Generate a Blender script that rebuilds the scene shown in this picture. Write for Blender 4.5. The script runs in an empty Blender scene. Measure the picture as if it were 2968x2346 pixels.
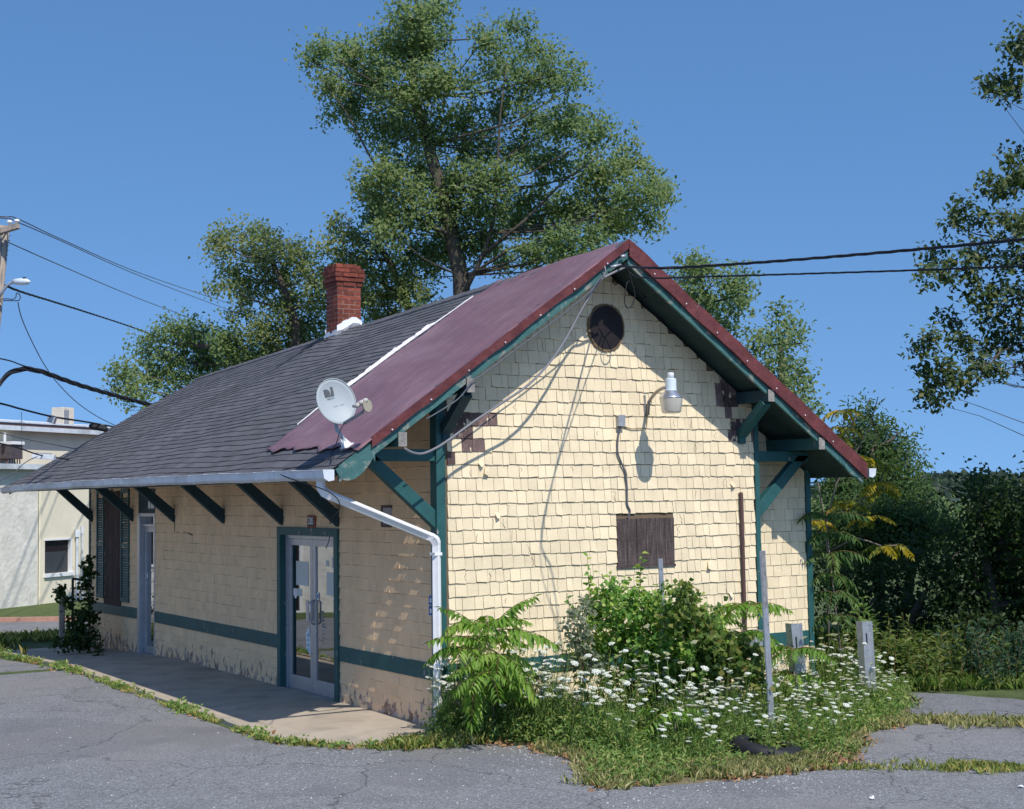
import bpy, bmesh, math, random
import numpy as np
from mathutils import Vector, Matrix
random.seed(7); RNG = np.random.default_rng(11)
S = bpy.context.scene; COL = S.collection
V = Vector
# ------------------------------------------------------------------ camera, sky, sun, exposure
CAM = V((-8.0489, -14.5220, 2.6506))
FW = V((0.52852, 0.84663, 0.06233)).normalized()
RT = V((0.84864, -0.52880, -0.01331)); RT = (RT - FW*RT.dot(FW)).normalized()
UP = RT.cross(FW)
cd = bpy.data.cameras.new("camera"); cam = bpy.data.objects.new("camera", cd); COL.objects.link(cam)
cd.sensor_width = 36; cd.sensor_fit = 'HORIZONTAL'; cd.lens = 4200/2968*36; cd.clip_start = .1; cd.clip_end = 5000
M = Matrix((RT, UP, -FW)).transposed().to_4x4(); M.translation = CAM; cam.matrix_world = M
S.camera = cam
SUND = V((0.06, 1.0, -1.17)).normalized()          # the way the sunlight travels
elev = math.asin(-SUND.z); az = math.atan2(-SUND.x, -SUND.y)
w = bpy.data.worlds.new("World"); S.world = w; w.use_nodes = True
nt = w.node_tree; bg = nt.nodes['Background']
sky = nt.nodes.new('ShaderNodeTexSky'); sky.sky_type = 'NISHITA'; sky.sun_disc = False
sky.sun_elevation = elev; sky.sun_rotation = az; sky.air_density = 1.15; sky.dust_density = 0.25; sky.ozone_density = 3.0
hs_ = nt.nodes.new('ShaderNodeHueSaturation'); hs_.inputs['Saturation'].default_value = 1.20; hs_.inputs['Value'].default_value = 1.0
tn_ = nt.nodes.new('ShaderNodeMix'); tn_.data_type = 'RGBA'; tn_.blend_type = 'MULTIPLY'; tn_.inputs[0].default_value = 1.0; tn_.inputs[7].default_value = (.98, .96, .96, 1)
gc_ = nt.nodes.new('ShaderNodeTexCoord'); ad_ = nt.nodes.new('ShaderNodeVectorMath'); ad_.operation = 'ADD'; ad_.inputs[1].default_value = (0, 0, .30)   # a clear, dry sky: little whitening at the horizon
nm_ = nt.nodes.new('ShaderNodeVectorMath'); nm_.operation = 'NORMALIZE'; nt.links.new(gc_.outputs['Generated'], ad_.inputs[0]); nt.links.new(ad_.outputs[0], nm_.inputs[0]); nt.links.new(nm_.outputs[0], sky.inputs['Vector'])
nt.links.new(sky.outputs[0], tn_.inputs[6]); nt.links.new(tn_.outputs[2], hs_.inputs['Color']); nt.links.new(hs_.outputs[0], bg.inputs[0]); bg.inputs[1].default_value = 0.15
sl = bpy.data.lights.new("sun", 'SUN'); so = bpy.data.objects.new("sun", sl); COL.objects.link(so)
sl.energy = 3.5; sl.angle = math.radians(.5); sl.color = (1.0, .95, .87)
so.rotation_euler = SUND.to_track_quat('-Z', 'Y').to_euler(); so.location = (-10, -30, 40)
S.view_settings.view_transform = 'Standard'; S.view_settings.look = 'None'; S.view_settings.exposure = 0.3; S.view_settings.gamma = 1
S.cycles.max_bounces = 8; S.cycles.transparent_max_bounces = 8; S.cycles.use_denoising = True
try: S.cycles.denoiser = 'OPENIMAGEDENOISE'
except Exception: pass

# ------------------------------------------------------------------ placing helpers (real planes, real distances)
def ray(px, py): return FW + RT*((px-1484)/4200) - UP*((py-1173)/4200)
def on(px, py, ax, v):                    # the point seen there that lies on the plane axis = v
    d = ray(px, py); return CAM + d*((v-CAM[ax])/d[ax])
def dep(px, py, D): return CAM + ray(px, py)*D
def gz(x, y):                             # height of the ground
    return -0.24*min(1, max(0, (y-9)/6.0))
def ong(px, py):
    p = on(px, py, 2, 0.0)
    for _ in range(6): p = on(px, py, 2, gz(p.x, p.y))
    return p

# ------------------------------------------------------------------ mesh helpers
class MB:
    def __init__(s): s.v = []; s.f = []; s.m = []; s.r = []
    def add(s, vs, fs, mi=0, r=None):
        o = len(s.v); r = random.random() if r is None else r
        s.v += [tuple(v) for v in vs]
        for f in fs: s.f.append(tuple(i+o for i in f)); s.m.append(mi); s.r.append(r)
    def box(s, a, b, mi=0, r=None, mat=None):
        (x0, y0, z0), (x1, y1, z1) = a, b
        x0, x1 = min(x0, x1), max(x0, x1); y0, y1 = min(y0, y1), max(y0, y1); z0, z1 = min(z0, z1), max(z0, z1)
        vs = [V(p) for p in ((x0,y0,z0),(x1,y0,z0),(x1,y1,z0),(x0,y1,z0),(x0,y0,z1),(x1,y0,z1),(x1,y1,z1),(x0,y1,z1))]
        if mat: vs = [mat @ p for p in vs]
        s.add(vs, ((3,2,1,0),(4,5,6,7),(0,1,5,4),(1,2,6,5),(2,3,7,6),(3,0,4,7)), mi, r)
    def bar(s, p0, p1, w, h, up=(0,0,1), mi=0, r=None):      # square bar from p0 to p1
        p0, p1 = V(p0), V(p1); d = (p1-p0).normalized(); up = V(up)
        sx = d.cross(up).normalized(); sy = sx.cross(d).normalized()
        vs = []
        for p in (p0, p1):
            for a, b in ((-1,-1),(1,-1),(1,1),(-1,1)): vs.append(p + sx*(a*w/2) + sy*(b*h/2))
        s.add(vs, ((3,2,1,0),(4,5,6,7),(0,1,5,4),(1,2,6,5),(2,3,7,6),(3,0,4,7)), mi, r)
    def tube(s, pts, rad, n=6, mi=0, r=None, caps=True):
        pts = [V(p) for p in pts]; k = len(pts)
        rads = rad if isinstance(rad, (list, tuple)) else [rad]*k
        vs = []; prev = None
        for i, p in enumerate(pts):
            d = pts[min(i+1, k-1)] - pts[max(i-1, 0)]
            if d.length < 1e-9: d = V((0,0,1))
            d.normalize()
            if prev is None:
                a = V((0,0,1)) if abs(d.z) < .9 else V((1,0,0)); sx = d.cross(a).normalized()
            else: sx = (prev - d*prev.dot(d)); sx = sx.normalized() if sx.length > 1e-6 else d.orthogonal().normalized()
            prev = sx; sy = d.cross(sx)
            for j in range(n):
                t = 2*math.pi*j/n; vs.append(p + sx*(math.cos(t)*rads[i]) + sy*(math.sin(t)*rads[i]))
        fs = []
        for i in range(k-1):
            for j in range(n): fs.append((i*n+j, i*n+(j+1) % n, (i+1)*n+(j+1) % n, (i+1)*n+j))
        if caps: fs.append(tuple(range(n-1, -1, -1))); fs.append(tuple((k-1)*n+j for j in range(n)))
        s.add(vs, fs, mi, r)
    def lathe(s, prof, c, axis=(0,0,1), n=24, mi=0, r=None):    # prof: (radius, height) list
        c = V(c); q = V((0,0,1)).rotation_difference(V(axis)); vs = []; fs = []; k = len(prof)
        for (ra, h) in prof:
            for j in range(n):
                t = 2*math.pi*j/n; vs.append(c + q @ V((ra*math.cos(t), ra*math.sin(t), h)))
        for i in range(k-1):
            for j in range(n): fs.append((i*n+j, i*n+(j+1) % n, (i+1)*n+(j+1) % n, (i+1)*n+j))
        s.add(vs, fs, mi, r)
    def prism(s, poly, ext, mi=0, r=None):                      # 3-D polygon swept by the vector ext
        poly = [V(p) for p in poly]; n = len(poly); ext = V(ext)
        vs = poly + [p+ext for p in poly]
        fs = [tuple(range(n)), tuple(range(2*n-1, n-1, -1))] + [(i, n+i, n+(i+1) % n, (i+1) % n) for i in range(n)]
        s.add(vs, fs, mi, r)
    def build(s, name, mats, parent=None, smooth=False, loc=None):
        me = bpy.data.meshes.new(name); me.from_pydata(s.v, [], s.f)
        mats = mats if isinstance(mats, (list, tuple)) else [mats]
        for m in mats: me.materials.append(m)
        me.polygons.foreach_set('material_index', s.m)
        a = me.attributes.new('rnd', 'FLOAT', 'FACE'); a.data.foreach_set('value', s.r)
        if smooth: me.polygons.foreach_set('use_smooth', [True]*len(me.polygons))
        me.update()
        o = bpy.data.objects.new(name, me); COL.objects.link(o)
        if parent: setp(o, parent)
        return o
def setp(o, p):
    o.parent = p; o.matrix_parent_inverse = Matrix.Translation(-wloc(p))
def wloc(p):
    l = V(p.location)
    return l
def fixn(o):                               # outward normals
    bm = bmesh.new(); bm.from_mesh(o.data); bmesh.ops.recalc_face_normals(bm, faces=bm.faces[:]); bm.to_mesh(o.data); bm.free(); return o
def bev(o, w=.006, seg=2):
    m = o.modifiers.new('bevel', 'BEVEL'); m.width = w; m.segments = seg; m.limit_method = 'ANGLE'; return o
def empty(name, loc):
    o = bpy.data.objects.new(name, None); COL.objects.link(o); o.location = loc; o.empty_display_size = .1; return o
def tag(o, label=None, cat=None, group=None, kind=None):
    if label: o['label'] = label
    if cat: o['category'] = cat
    if group: o['group'] = group
    if kind: o['kind'] = kind
    return o
def thing(name, label, cat, loc, group=None): return tag(empty(name, loc), label, cat, group)
def text_mesh(txt, size, ext=.002):
    c = bpy.data.curves.new('lettering', 'FONT'); c.body = txt; c.size = size; c.extrude = ext; c.align_x = 'CENTER'; c.align_y = 'CENTER'
    o = bpy.data.objects.new('lettering', c); COL.objects.link(o)
    dg = bpy.context.evaluated_depsgraph_get(); me = bpy.data.meshes.new_from_object(o.evaluated_get(dg))
    COL.objects.unlink(o); bpy.data.objects.remove(o); return me

# ------------------------------------------------------------------ materials
def rgb(c): return (c[0], c[1], c[2], 1)
def mat(name, col, rough=.8, var=.12, nscale=6, bump=0, bscale=40, metal=0, spec=.35, rndv=.0, extra=None, detail=6):
    m = bpy.data.materials.new(name); m.use_nodes = True; t = m.node_tree; N = t.nodes; L = t.links
    b = N['Principled BSDF']; b.inputs['Roughness'].default_value = rough; b.inputs['Metallic'].default_value = metal
    b.inputs['Specular IOR Level'].default_value = spec
    tc = N.new('ShaderNodeTexCoord'); no = N.new('ShaderNodeTexNoise'); no.inputs['Scale'].default_value = nscale; no.inputs['Detail'].default_value = detail
    no.inputs['Roughness'].default_value = .65
    L.new(tc.outputs['Object'], no.inputs['Vector'])
    mr = N.new('ShaderNodeMapRange'); mr.inputs[1].default_value = .25; mr.inputs[2].default_value = .75
    mr.inputs[3].default_value = 1-var*1.4; mr.inputs[4].default_value = 1+var*1.4
    L.new(no.outputs['Fac'], mr.inputs[0])
    val = mr.outputs[0]
    if rndv:
        at = N.new('ShaderNodeAttribute'); at.attribute_name = 'rnd'
        r2 = N.new('ShaderNodeMapRange'); r2.inputs[3].default_value = 1-rndv; r2.inputs[4].default_value = 1+rndv
        L.new(at.outputs['Fac'], r2.inputs[0]); mu = N.new('ShaderNodeMath'); mu.operation = 'MULTIPLY'
        L.new(val, mu.inputs[0]); L.new(r2.outputs[0], mu.inputs[1]); val = mu.outputs[0]
    vm = N.new('ShaderNodeVectorMath'); vm.operation = 'SCALE'; vm.inputs[0].default_value = col
    L.new(val, vm.inputs['Scale']); out = vm.outputs[0]
    if extra: out = extra(t, tc, out, b)
    L.new(out, b.inputs['Base Color'])
    if bump:
        n2 = N.new('ShaderNodeTexNoise'); n2.inputs['Scale'].default_value = bscale; n2.inputs['Detail'].default_value = 5
        L.new(tc.outputs['Object'], n2.inputs['Vector']); bp = N.new('ShaderNodeBump'); bp.inputs['Strength'].default_value = bump
        bp.inputs['Distance'].default_value = .02; L.new(n2.outputs['Fac'], bp.inputs['Height']); L.new(bp.outputs[0], b.inputs['Normal'])
    return m
def ramp(t, src, lo, hi):
    r = t.nodes.new('ShaderNodeMapRange'); r.inputs[1].default_value = lo; r.inputs[2].default_value = hi; t.links.new(src, r.inputs[0]); return r.outputs[0]
def mixc(t, fac, a, bcol):
    m = t.nodes.new('ShaderNodeMix'); m.data_type = 'RGBA'
    if hasattr(fac, 'node'): t.links.new(fac, m.inputs[0])
    else: m.inputs[0].default_value = fac
    if hasattr(a, 'node'): t.links.new(a, m.inputs[6])
    else: m.inputs[6].default_value = rgb(a)
    if hasattr(bcol, 'node'): t.links.new(bcol, m.inputs[7])
    else: m.inputs[7].default_value = rgb(bcol)
    return m.outputs[2]
def noise(t, tc, scale, detail=5, stretch=None, kind='Object'):
    n = t.nodes.new('ShaderNodeTexNoise'); n.inputs['Scale'].default_value = scale; n.inputs['Detail'].default_value = detail
    if stretch:
        mp = t.nodes.new('ShaderNodeMapping'); mp.inputs['Scale'].default_value = stretch
        t.links.new(tc.outputs[kind], mp.inputs['Vector']); t.links.new(mp.outputs[0], n.inputs['Vector'])
    else: t.links.new(tc.outputs[kind], n.inputs['Vector'])
    return n.outputs['Fac']
def math_(t, op, a, b=None):
    m = t.nodes.new('ShaderNodeMath'); m.operation = op
    for i, x in enumerate((a, b)):
        if x is None: continue
        if hasattr(x, 'node'): t.links.new(x, m.inputs[i])
        else: m.inputs[i].default_value = x
    return m.outputs[0]
def zpos(t, tc):
    s = t.nodes.new('ShaderNodeSeparateXYZ'); t.links.new(tc.outputs['Object'], s.inputs[0]); return s
def peel_front(t, tc, out, b):             # paint flaked off the lowest courses, streaks of grime
    s = zpos(t, tc); n = noise(t, tc, 9, 8, (1, 1, .55)); low = ramp(t, s.outputs[2], .52, .02)
    k = math_(t, 'ADD', n, math_(t, 'MULTIPLY', low, .30)); k = ramp(t, k, .745, .80)
    n2 = noise(t, tc, 11, 4); bare = mixc(t, ramp(t, n2, .4, .6), (.27, .155, .10), (.50, .39, .33))
    return mixc(t, math_(t, 'MULTIPLY', k, ramp(t, s.outputs[2], .62, .45)), out, bare)
def peel_gable(t, tc, out, b):             # small flakes and vertical cracks
    n = noise(t, tc, 9, 6, (2.2, 1, .35)); k = ramp(t, n, .715, .74)
    g = noise(t, tc, 1.3, 4); out = mixc(t, math_(t, 'MULTIPLY', ramp(t, g, .48, .75), .42), out, (.56, .46, .30))
    return mixc(t, math_(t, 'MULTIPLY', k, .75), out, (.33, .25, .17))
def peel_trim(t, tc, out, b):
    n = noise(t, tc, 14, 6, (1, 1, .5)); return mixc(t, ramp(t, n, .68, .72), out, (.30, .29, .25))
def peel_rake(t, tc, out, b):
    n = noise(t, tc, 7, 7); return mixc(t, ramp(t, n, .55, .66), out, (.27, .27, .23))
CREAM = (.80, .665, .445)
m_shf = mat('shade_warmed_shingle_paint', (.86, .595, .35), .75, .09, 2.5, .25, 60, rndv=.035, extra=peel_front)  # gable paint again, with warmth put into the colour against blue shade light
m_shg = mat('gable_shingle_paint', CREAM, .7, .09, 2.5, .3, 60, rndv=.065, extra=peel_gable)
m_bare = mat('bare_shingle', (.15, .10, .095), .9, .35, 9, .5, 60, rndv=.45, extra=lambda t, tc, o, b: mixc(t, ramp(t, noise(t, tc, 17, 6, (1, 1, .5)), .60, .64), o, CREAM))
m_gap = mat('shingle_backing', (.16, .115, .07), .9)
m_teal = mat('teal_trim_paint', (.022, .095, .095), .55, .14, 5, .25, 50, extra=peel_trim)
m_tealold = mat('peeling_teal_paint', (.05, .14, .135), .7, .2, 5, .4, 40, extra=peel_rake)
m_shadeteal = mat('shaded_teal_paint', (.018, .05, .062), .65, .2, 5, .2, 40)  # trim paint again, with the shade under the roof put into the colour
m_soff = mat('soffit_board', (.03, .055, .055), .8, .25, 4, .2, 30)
def roofx(t, tc, out, b):
    g = noise(t, tc, 120, 3); out = mixc(t, ramp(t, g, .35, .75), out, (.12, .115, .125))
    st = noise(t, tc, 1.1, 5, (1, .35, 1)); out = mixc(t, math_(t, 'MULTIPLY', ramp(t, st, .45, .75), .35), out, (.105, .11, .10))
    sp = noise(t, tc, 22, 2, (1, .6, 1)); return mixc(t, ramp(t, sp, .80, .83), out, (.34, .33, .33))
m_roof = mat('asphalt_shingle', (.135, .132, .145), .9, .16, 3, .5, 200, rndv=.22, extra=roofx, spec=.2)
def redx(t, tc, out, b):
    n = noise(t, tc, 1.6, 7, (1.6, .5, 1)); out = mixc(t, math_(t, 'MULTIPLY', ramp(t, n, .42, .72), .55), out, (.30, .19, .205))
    st = noise(t, tc, 2.2, 6, (.5, 5, .5)); out = mixc(t, math_(t, 'MULTIPLY', ramp(t, st, .5, .75), .45), out, (.155, .075, .09)); f_ = noise(t, tc, 5, 7, (.6, 2.5, .6)); out = mixc(t, math_(t, 'MULTIPLY', ramp(t, f_, .58, .72), .4), out, (.36, .25, .26))
    n2 = noise(t, tc, 16, 5, (.5, 2, .5)); return mixc(t, ramp(t, n2, .70, .74), out, (.42, .30, .30))
m_red = mat('red_roof_sheet', (.215, .111, .123), .5, .12, 2.5, .35, 18, extra=redx, spec=.4)
m_flash = mat('red_rake_flashing', (.13, .036, .034), .45, .3, 5, .6, 12, extra=lambda t, tc, o, b: mixc(t, ramp(t, noise(t, tc, 13, 5), .68, .80), o, (.26, .15, .14)))
m_edge = mat('pale_sheet_edge', (.66, .63, .65), .6, .2, 8)
m_alu = mat('door_aluminium', (.46, .46, .48), .42, .1, 8, metal=.55)
m_gut = mat('white_gutter_metal', (.62, .66, .70), .4, .12, 5, .05, 20, extra=lambda t, tc, o, b: mixc(t, ramp(t, noise(t, tc, 3, 6, (1, .3, 1)), .5, .68), o, (.42, .45, .48)))
m_white = mat('white_paint', (.80, .80, .80), .45, .05, 6)
m_galv = mat('galvanised_steel', (.42, .44, .47), .5, .16, 7, .1, 30, metal=.55, extra=lambda t, tc, o, b: mixc(t, ramp(t, noise(t, tc, 16, 5), .62, .70), o, (.20, .19, .18)))
m_galvd = mat('dull_steel', (.26, .265, .28), .6, .2, 9, .1, 30, metal=.3)
m_brick = mat('chimney_brick', (.20, .050, .032), .85, .3, 16, .5, 50, rndv=.35)
m_mortar = mat('chimney_mortar', (.42, .33, .25), .9, .2, 20, .4, 60)
m_black = mat('black_rubber', (.018, .018, .02), .6, .2, 10)
m_wire = mat('grey_cable', (.10, .11, .13), .6, .1, 10)
m_wood = mat('weathered_board', (.065, .047, .045), .9, .35, 3, .6, 30, extra=lambda t, tc, o, b: mixc(t, ramp(t, noise(t, tc, 10, 6, (8, 8, .35)), .5, .7), o, (.14, .115, .11)))
m_darkglass = mat('dark_void', (.012, .008, .009), .6, .3, 4)
m_dish = mat('dish_grey', (.37, .41, .425), .5, .05, 4)
m_ink = mat('dark_grey_print', (.09, .10, .11), .6)
m_conc = mat('slab_concrete', (.46, .385, .30), .9, .14, 1.2, .35, 60, extra=lambda t, tc, o, b: mixc(t, math_(t, 'MULTIPLY', ramp(t, noise(t, tc, 2.2, 7), .5, .7), .5), o, (.22, .19, .16)))
m_asph_c = (.225, .224, .228)
def asph(t, tc, out, b):
    v = t.nodes.new('ShaderNodeTexVoronoi'); v.inputs['Scale'].default_value = 70; t.links.new(tc.outputs['Object'], v.inputs['Vector'])
    sc = t.nodes.new('ShaderNodeSeparateColor'); t.links.new(v.outputs['Color'], sc.inputs[0])
    out = mixc(t, math_(t, 'MULTIPLY', ramp(t, sc.outputs[0], .78, .86), .65), out, (.46, .46, .47))
    out = mixc(t, math_(t, 'MULTIPLY', ramp(t, sc.outputs[1], .80, .85), .65), out, (.07, .07, .075))
    big = noise(t, tc, .35, 5); out = mixc(t, math_(t, 'MULTIPLY', ramp(t, big, .48, .62), .5), out, (.275, .255, .235))
    dk = noise(t, tc, 1.1, 6); out = mixc(t, math_(t, 'MULTIPLY', ramp(t, dk, .56, .70), .5), out, (.15, .15, .155))
    gr = noise(t, tc, 55, 3); out = mixc(t, math_(t, 'MULTIPLY', ramp(t, gr, .35, .65), .3), out, (.16, .165, .175))
    n = t.nodes.new('ShaderNodeTexWave')
    cr = t.nodes.new('ShaderNodeTexVoronoi'); cr.feature = 'DISTANCE_TO_EDGE'; cr.inputs['Scale'].default_value = .38
    ns = t.nodes.new('ShaderNodeTexNoise'); ns.inputs['Scale'].default_value = 1.6; ns.inputs['Detail'].default_value = 6
    t.links.new(tc.outputs['Object'], ns.inputs['Vector']); mx = t.nodes.new('ShaderNodeVectorMath'); mx.operation = 'ADD'
    t.links.new(tc.outputs['Object'], mx.inputs[0]); sc2 = t.nodes.new('ShaderNodeVectorMath'); sc2.operation = 'SCALE'; sc2.inputs['Scale'].default_value = .9
    t.links.new(ns.outputs['Color'], sc2.inputs[0]); t.links.new(sc2.outputs[0], mx.inputs[1]); t.links.new(mx.outputs[0], cr.inputs['Vector'])
    pt_ = noise(t, tc, .22, 2); out = mixc(t, math_(t, 'MULTIPLY', ramp(t, pt_, .55, .565), .28), out, (.13, .132, .138)); oil = noise(t, tc, .9, 3); out = mixc(t, math_(t, 'MULTIPLY', ramp(t, oil, .70, .78), .5), out, (.07, .07, .07))
    c = ramp(t, cr.outputs['Distance'], .008, .0015)
    return mixc(t, math_(t, 'MULTIPLY', c, .5), out, (.04, .04, .04))
m_asph = mat('old_asphalt', m_asph_c, .9, .1, 1.5, .6, 90, extra=asph, spec=.25)
m_soil = mat('bare_soil', (.19, .155, .09), .95, .3, 4, .6, 30)
m_grassg = mat('rough_grass_ground', (.075, .10, .03), .95, .3, 3, .8, 25)
m_stucco = mat('cream_stucco', (.78, .71, .55), .9, .06, 2, .15, 40)
m_rough = mat('rough_white_stucco', (.70, .67, .60), .95, .14, 3, 1.0, 9)
m_brown = mat('brown_trim', (.10, .055, .05), .6)
m_bark = mat('tree_bark', (.085, .07, .055), .95, .3, 6, .8, 18)
m_barkl = mat('pale_stem_bark', (.23, .19, .15), .9, .2, 10, .3, 30)
m_polew = mat('pole_wood', (.36, .30, .245), .9, .2, 4, .5, 30, extra=lambda t, tc, o, b: mixc(t, ramp(t, noise(t, tc, 3, 4, (5, 5, .4)), .5, .65), o, (.22, .19, .165)))
m_lens = bpy.data.materials.new('ribbed_lens'); m_lens.use_nodes = True
_b = m_lens.node_tree.nodes['Principled BSDF']; _b.inputs['Base Color'].default_value = (.62, .58, .50, 1); _b.inputs['Roughness'].default_value = .25; _b.inputs['Transmission Weight'].default_value = .25
def glassmat(name, tint=.75):
    m = bpy.data.materials.new(name); m.use_nodes = True; t = m.node_tree; t.nodes.remove(t.nodes['Principled BSDF'])
    tr = t.nodes.new('ShaderNodeBsdfTransparent'); tr.inputs[0].default_value = (tint, tint, tint, 1)
    gl = t.nodes.new('ShaderNodeBsdfGlossy'); gl.inputs['Roughness'].default_value = .015; gl.inputs[0].default_value = (.9, .9, .9, 1)
    fr = t.nodes.new('ShaderNodeFresnel'); fr.inputs[0].default_value = 1.52
    bp = t.nodes.new('ShaderNodeBump'); n = t.nodes.new('ShaderNodeTexNoise'); n.inputs['Scale'].default_value = 1.5; bp.inputs['Strength'].default_value = .03
    t.links.new(n.outputs['Fac'], bp.inputs['Height']); t.links.new(bp.outputs[0], gl.inputs['Normal'])
    k = math_(t, 'MULTIPLY_ADD', fr.outputs[0], 1.6); k.node.inputs[2].default_value = .24
    mx = t.nodes.new('ShaderNodeMixShader'); t.links.new(k, mx.inputs[0]); t.links.new(tr.outputs[0], mx.inputs[1]); t.links.new(gl.outputs[0], mx.inputs[2])
    t.links.new(mx.outputs[0], t.nodes['Material Output'].inputs['Surface']); return m
m_glass = glassmat('door_glass')
def leafmat(name, cols, trans=.45, rough=.5):       # cols: list of (position, colour) along the per-leaf random value
    m = bpy.data.materials.new(name); m.use_nodes = True; t = m.node_tree; b = t.nodes['Principled BSDF']
    at = t.nodes.new('ShaderNodeAttribute'); at.attribute_name = 'rnd'
    cr = t.nodes.new('ShaderNodeValToRGB'); e = cr.color_ramp.elements
    e[0].position, e[0].color = cols[0][0], rgb(cols[0][1]); e[1].position, e[1].color = cols[-1][0], rgb(cols[-1][1])
    for p, c in cols[1:-1]: k = e.new(p); k.color = rgb(c)
    t.links.new(at.outputs['Fac'], cr.inputs[0]); t.links.new(cr.outputs[0], b.inputs['Base Color'])
    b.inputs['Roughness'].default_value = rough; b.inputs['Specular IOR Level'].default_value = .3
    tl = t.nodes.new('ShaderNodeBsdfTranslucent'); hs = t.nodes.new('ShaderNodeHueSaturation'); hs.inputs['Value'].default_value = 1.3; hs.inputs['Saturation'].default_value = 1.1
    t.links.new(cr.outputs[0], hs.inputs['Color']); t.links.new(hs.outputs[0], tl.inputs[0])
    mx = t.nodes.new('ShaderNodeMixShader'); mx.inputs[0].default_value = trans
    t.links.new(b.outputs[0], mx.inputs[1]); t.links.new(tl.outputs[0], mx.inputs[2]); t.links.new(mx.outputs[0], t.nodes['Material Output'].inputs['Surface'])
    return m
l_tree = leafmat('broad_tree_leaf', [(0, (.110, .165, .066)), (.5, (.20, .285, .108)), (.85, (.285, .34, .14)), (1, (.36, .37, .16))], .58, .5)
l_tree2 = leafmat('yellowing_tree_leaf', [(0, (.12, .165, .06)), (.5, (.225, .285, .105)), (.85, (.32, .34, .135)), (1, (.41, .37, .15))], .58, .5)
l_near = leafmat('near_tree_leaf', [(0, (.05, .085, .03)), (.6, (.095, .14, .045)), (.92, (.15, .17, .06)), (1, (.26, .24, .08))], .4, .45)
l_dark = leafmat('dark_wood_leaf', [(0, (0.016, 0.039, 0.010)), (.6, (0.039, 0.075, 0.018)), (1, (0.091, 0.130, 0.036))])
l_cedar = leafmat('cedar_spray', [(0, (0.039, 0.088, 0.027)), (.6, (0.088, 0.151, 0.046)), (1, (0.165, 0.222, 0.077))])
l_ail = leafmat('compound_leaf', [(0, (0.104, 0.209, 0.032)), (.6, (0.194, 0.343, 0.052)), (1, (0.328, 0.431, 0.089))])
l_yel = leafmat('yellow_compound_leaf', [(0, (.10, .16, .03)), (.45, (.24, .25, .03)), (.75, (.55, .40, .03)), (1, (.50, .20, .04))])
l_shrub = leafmat('shrub_leaf', [(0, (0.092, 0.212, 0.043)), (.6, (0.199, 0.372, 0.068)), (1, (0.452, 0.532, 0.120))])
l_weed = leafmat('weed_leaf', [(0, (0.107, 0.203, 0.047)), (.6, (0.214, 0.333, 0.083)), (1, (0.405, 0.428, 0.143))])
l_silver = leafmat('grey_weed_leaf', [(0, (0.115, 0.149, 0.092)), (1, (0.276, 0.310, 0.218))])
l_grass = leafmat('grass_blade', [(0, (0.175, 0.249, 0.063)), (.6, (0.372, 0.422, 0.112)), (1, (0.746, 0.596, 0.249))])
l_dry = leafmat('dry_leaf_litter', [(0, (.16, .075, .03)), (1, (.36, .22, .11))], .1)
m_flower = leafmat('white_floret', [(0, (.46, .50, .36)), (.4, (.66, .68, .58)), (1, (.80, .80, .74))], .2, .8)
# ------------------------------------------------------------------ ground, road, parking lot
def sheet(name, poly, dz, m, kind='structure', step=None):
    bm = bmesh.new(); vs = [bm.verts.new((x, y, gz(x, y)+dz)) for x, y in poly]; bm.faces.new(vs)
    if step:
        for ax in (0, 1):
            lo = min(p[ax] for p in poly); hi = max(p[ax] for p in poly); k = lo + step
            while k < hi:
                n = [0, 0, 0]; n[ax] = 1; c = [0, 0, 0]; c[ax] = k
                bmesh.ops.bisect_plane(bm, geom=bm.verts[:]+bm.edges[:]+bm.faces[:], plane_co=c, plane_no=n); k += step
    for v in bm.verts: v.co.z = gz(v.co.x, v.co.y) + dz
    bmesh.ops.recalc_face_normals(bm, faces=bm.faces[:])
    if sum(f.normal.z for f in bm.faces) < 0: bmesh.ops.reverse_faces(bm, faces=bm.faces[:])
    me = bpy.data.meshes.new(name); bm.to_mesh(me); bm.free(); me.materials.append(m)
    o = bpy.data.objects.new(name, me); COL.objects.link(o); tag(o, kind=kind); return o
g = MB(); ys = [-900, -60, -10, 0, 8.9] + [9+i*.5 for i in range(13)] + [16, 20, 40, 100, 400, 2500]; xs = [-2500, -300, -60, -20, -5, 0, 5, 20, 60, 300, 2500]
for i in range(len(xs)-1):
    for j in range(len(ys)-1):
        q = [(xs[i], ys[j]), (xs[i+1], ys[j]), (xs[i+1], ys[j+1]), (xs[i], ys[j+1])]
        g.add([(x, y, gz(x, y)-.012) for x, y in q], ((0, 1, 2, 3),))
tag(g.build('ground', m_grassg), kind='structure')
def wob(poly, amp=.06, n=6, seed=1):                # broken edges
    r = random.Random(seed); o = []
    for i, a in enumerate(poly):
        b = poly[(i+1) % len(poly)]; L = math.hypot(b[0]-a[0], b[1]-a[1])
        k = n if L < 12 else 1
        for t in range(k):
            f = t/k; am = amp if L < 12 else 0
            o.append((a[0]+(b[0]-a[0])*f + r.uniform(-am, am), a[1]+(b[1]-a[1])*f + r.uniform(-am, am)))
    return o
LOT = [(-60, -60), (40, -60), (40, -14), (9, -6.2), (7.15, -2.6), (6.75, -1.3), (6.4, -1.0), (5.5, -1.9), (4.9, -2.46), (4.23, -2.88), (3.6, -3.0), (2.95, -3.45), (2.75, -3.85), (2.28, -4.04), (1.57, -4.08), (1.08, -4.14), (.37, -4.0), (-.06, -3.82), (-.45, -3.65), (-.05, -3.02), (.24, -2.52), (.26, -1.81), (.18, -1.35), (-.03, -1.08), (-.46, -.83), (-1.2, -.58), (-1.72, .3),
       (-1.95, 1.4), (-1.80, 5.6), (-1.90, 9), (-2.1, 13), (-2.6, 16), (-6, 17.6), (-60, 17)]
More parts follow.
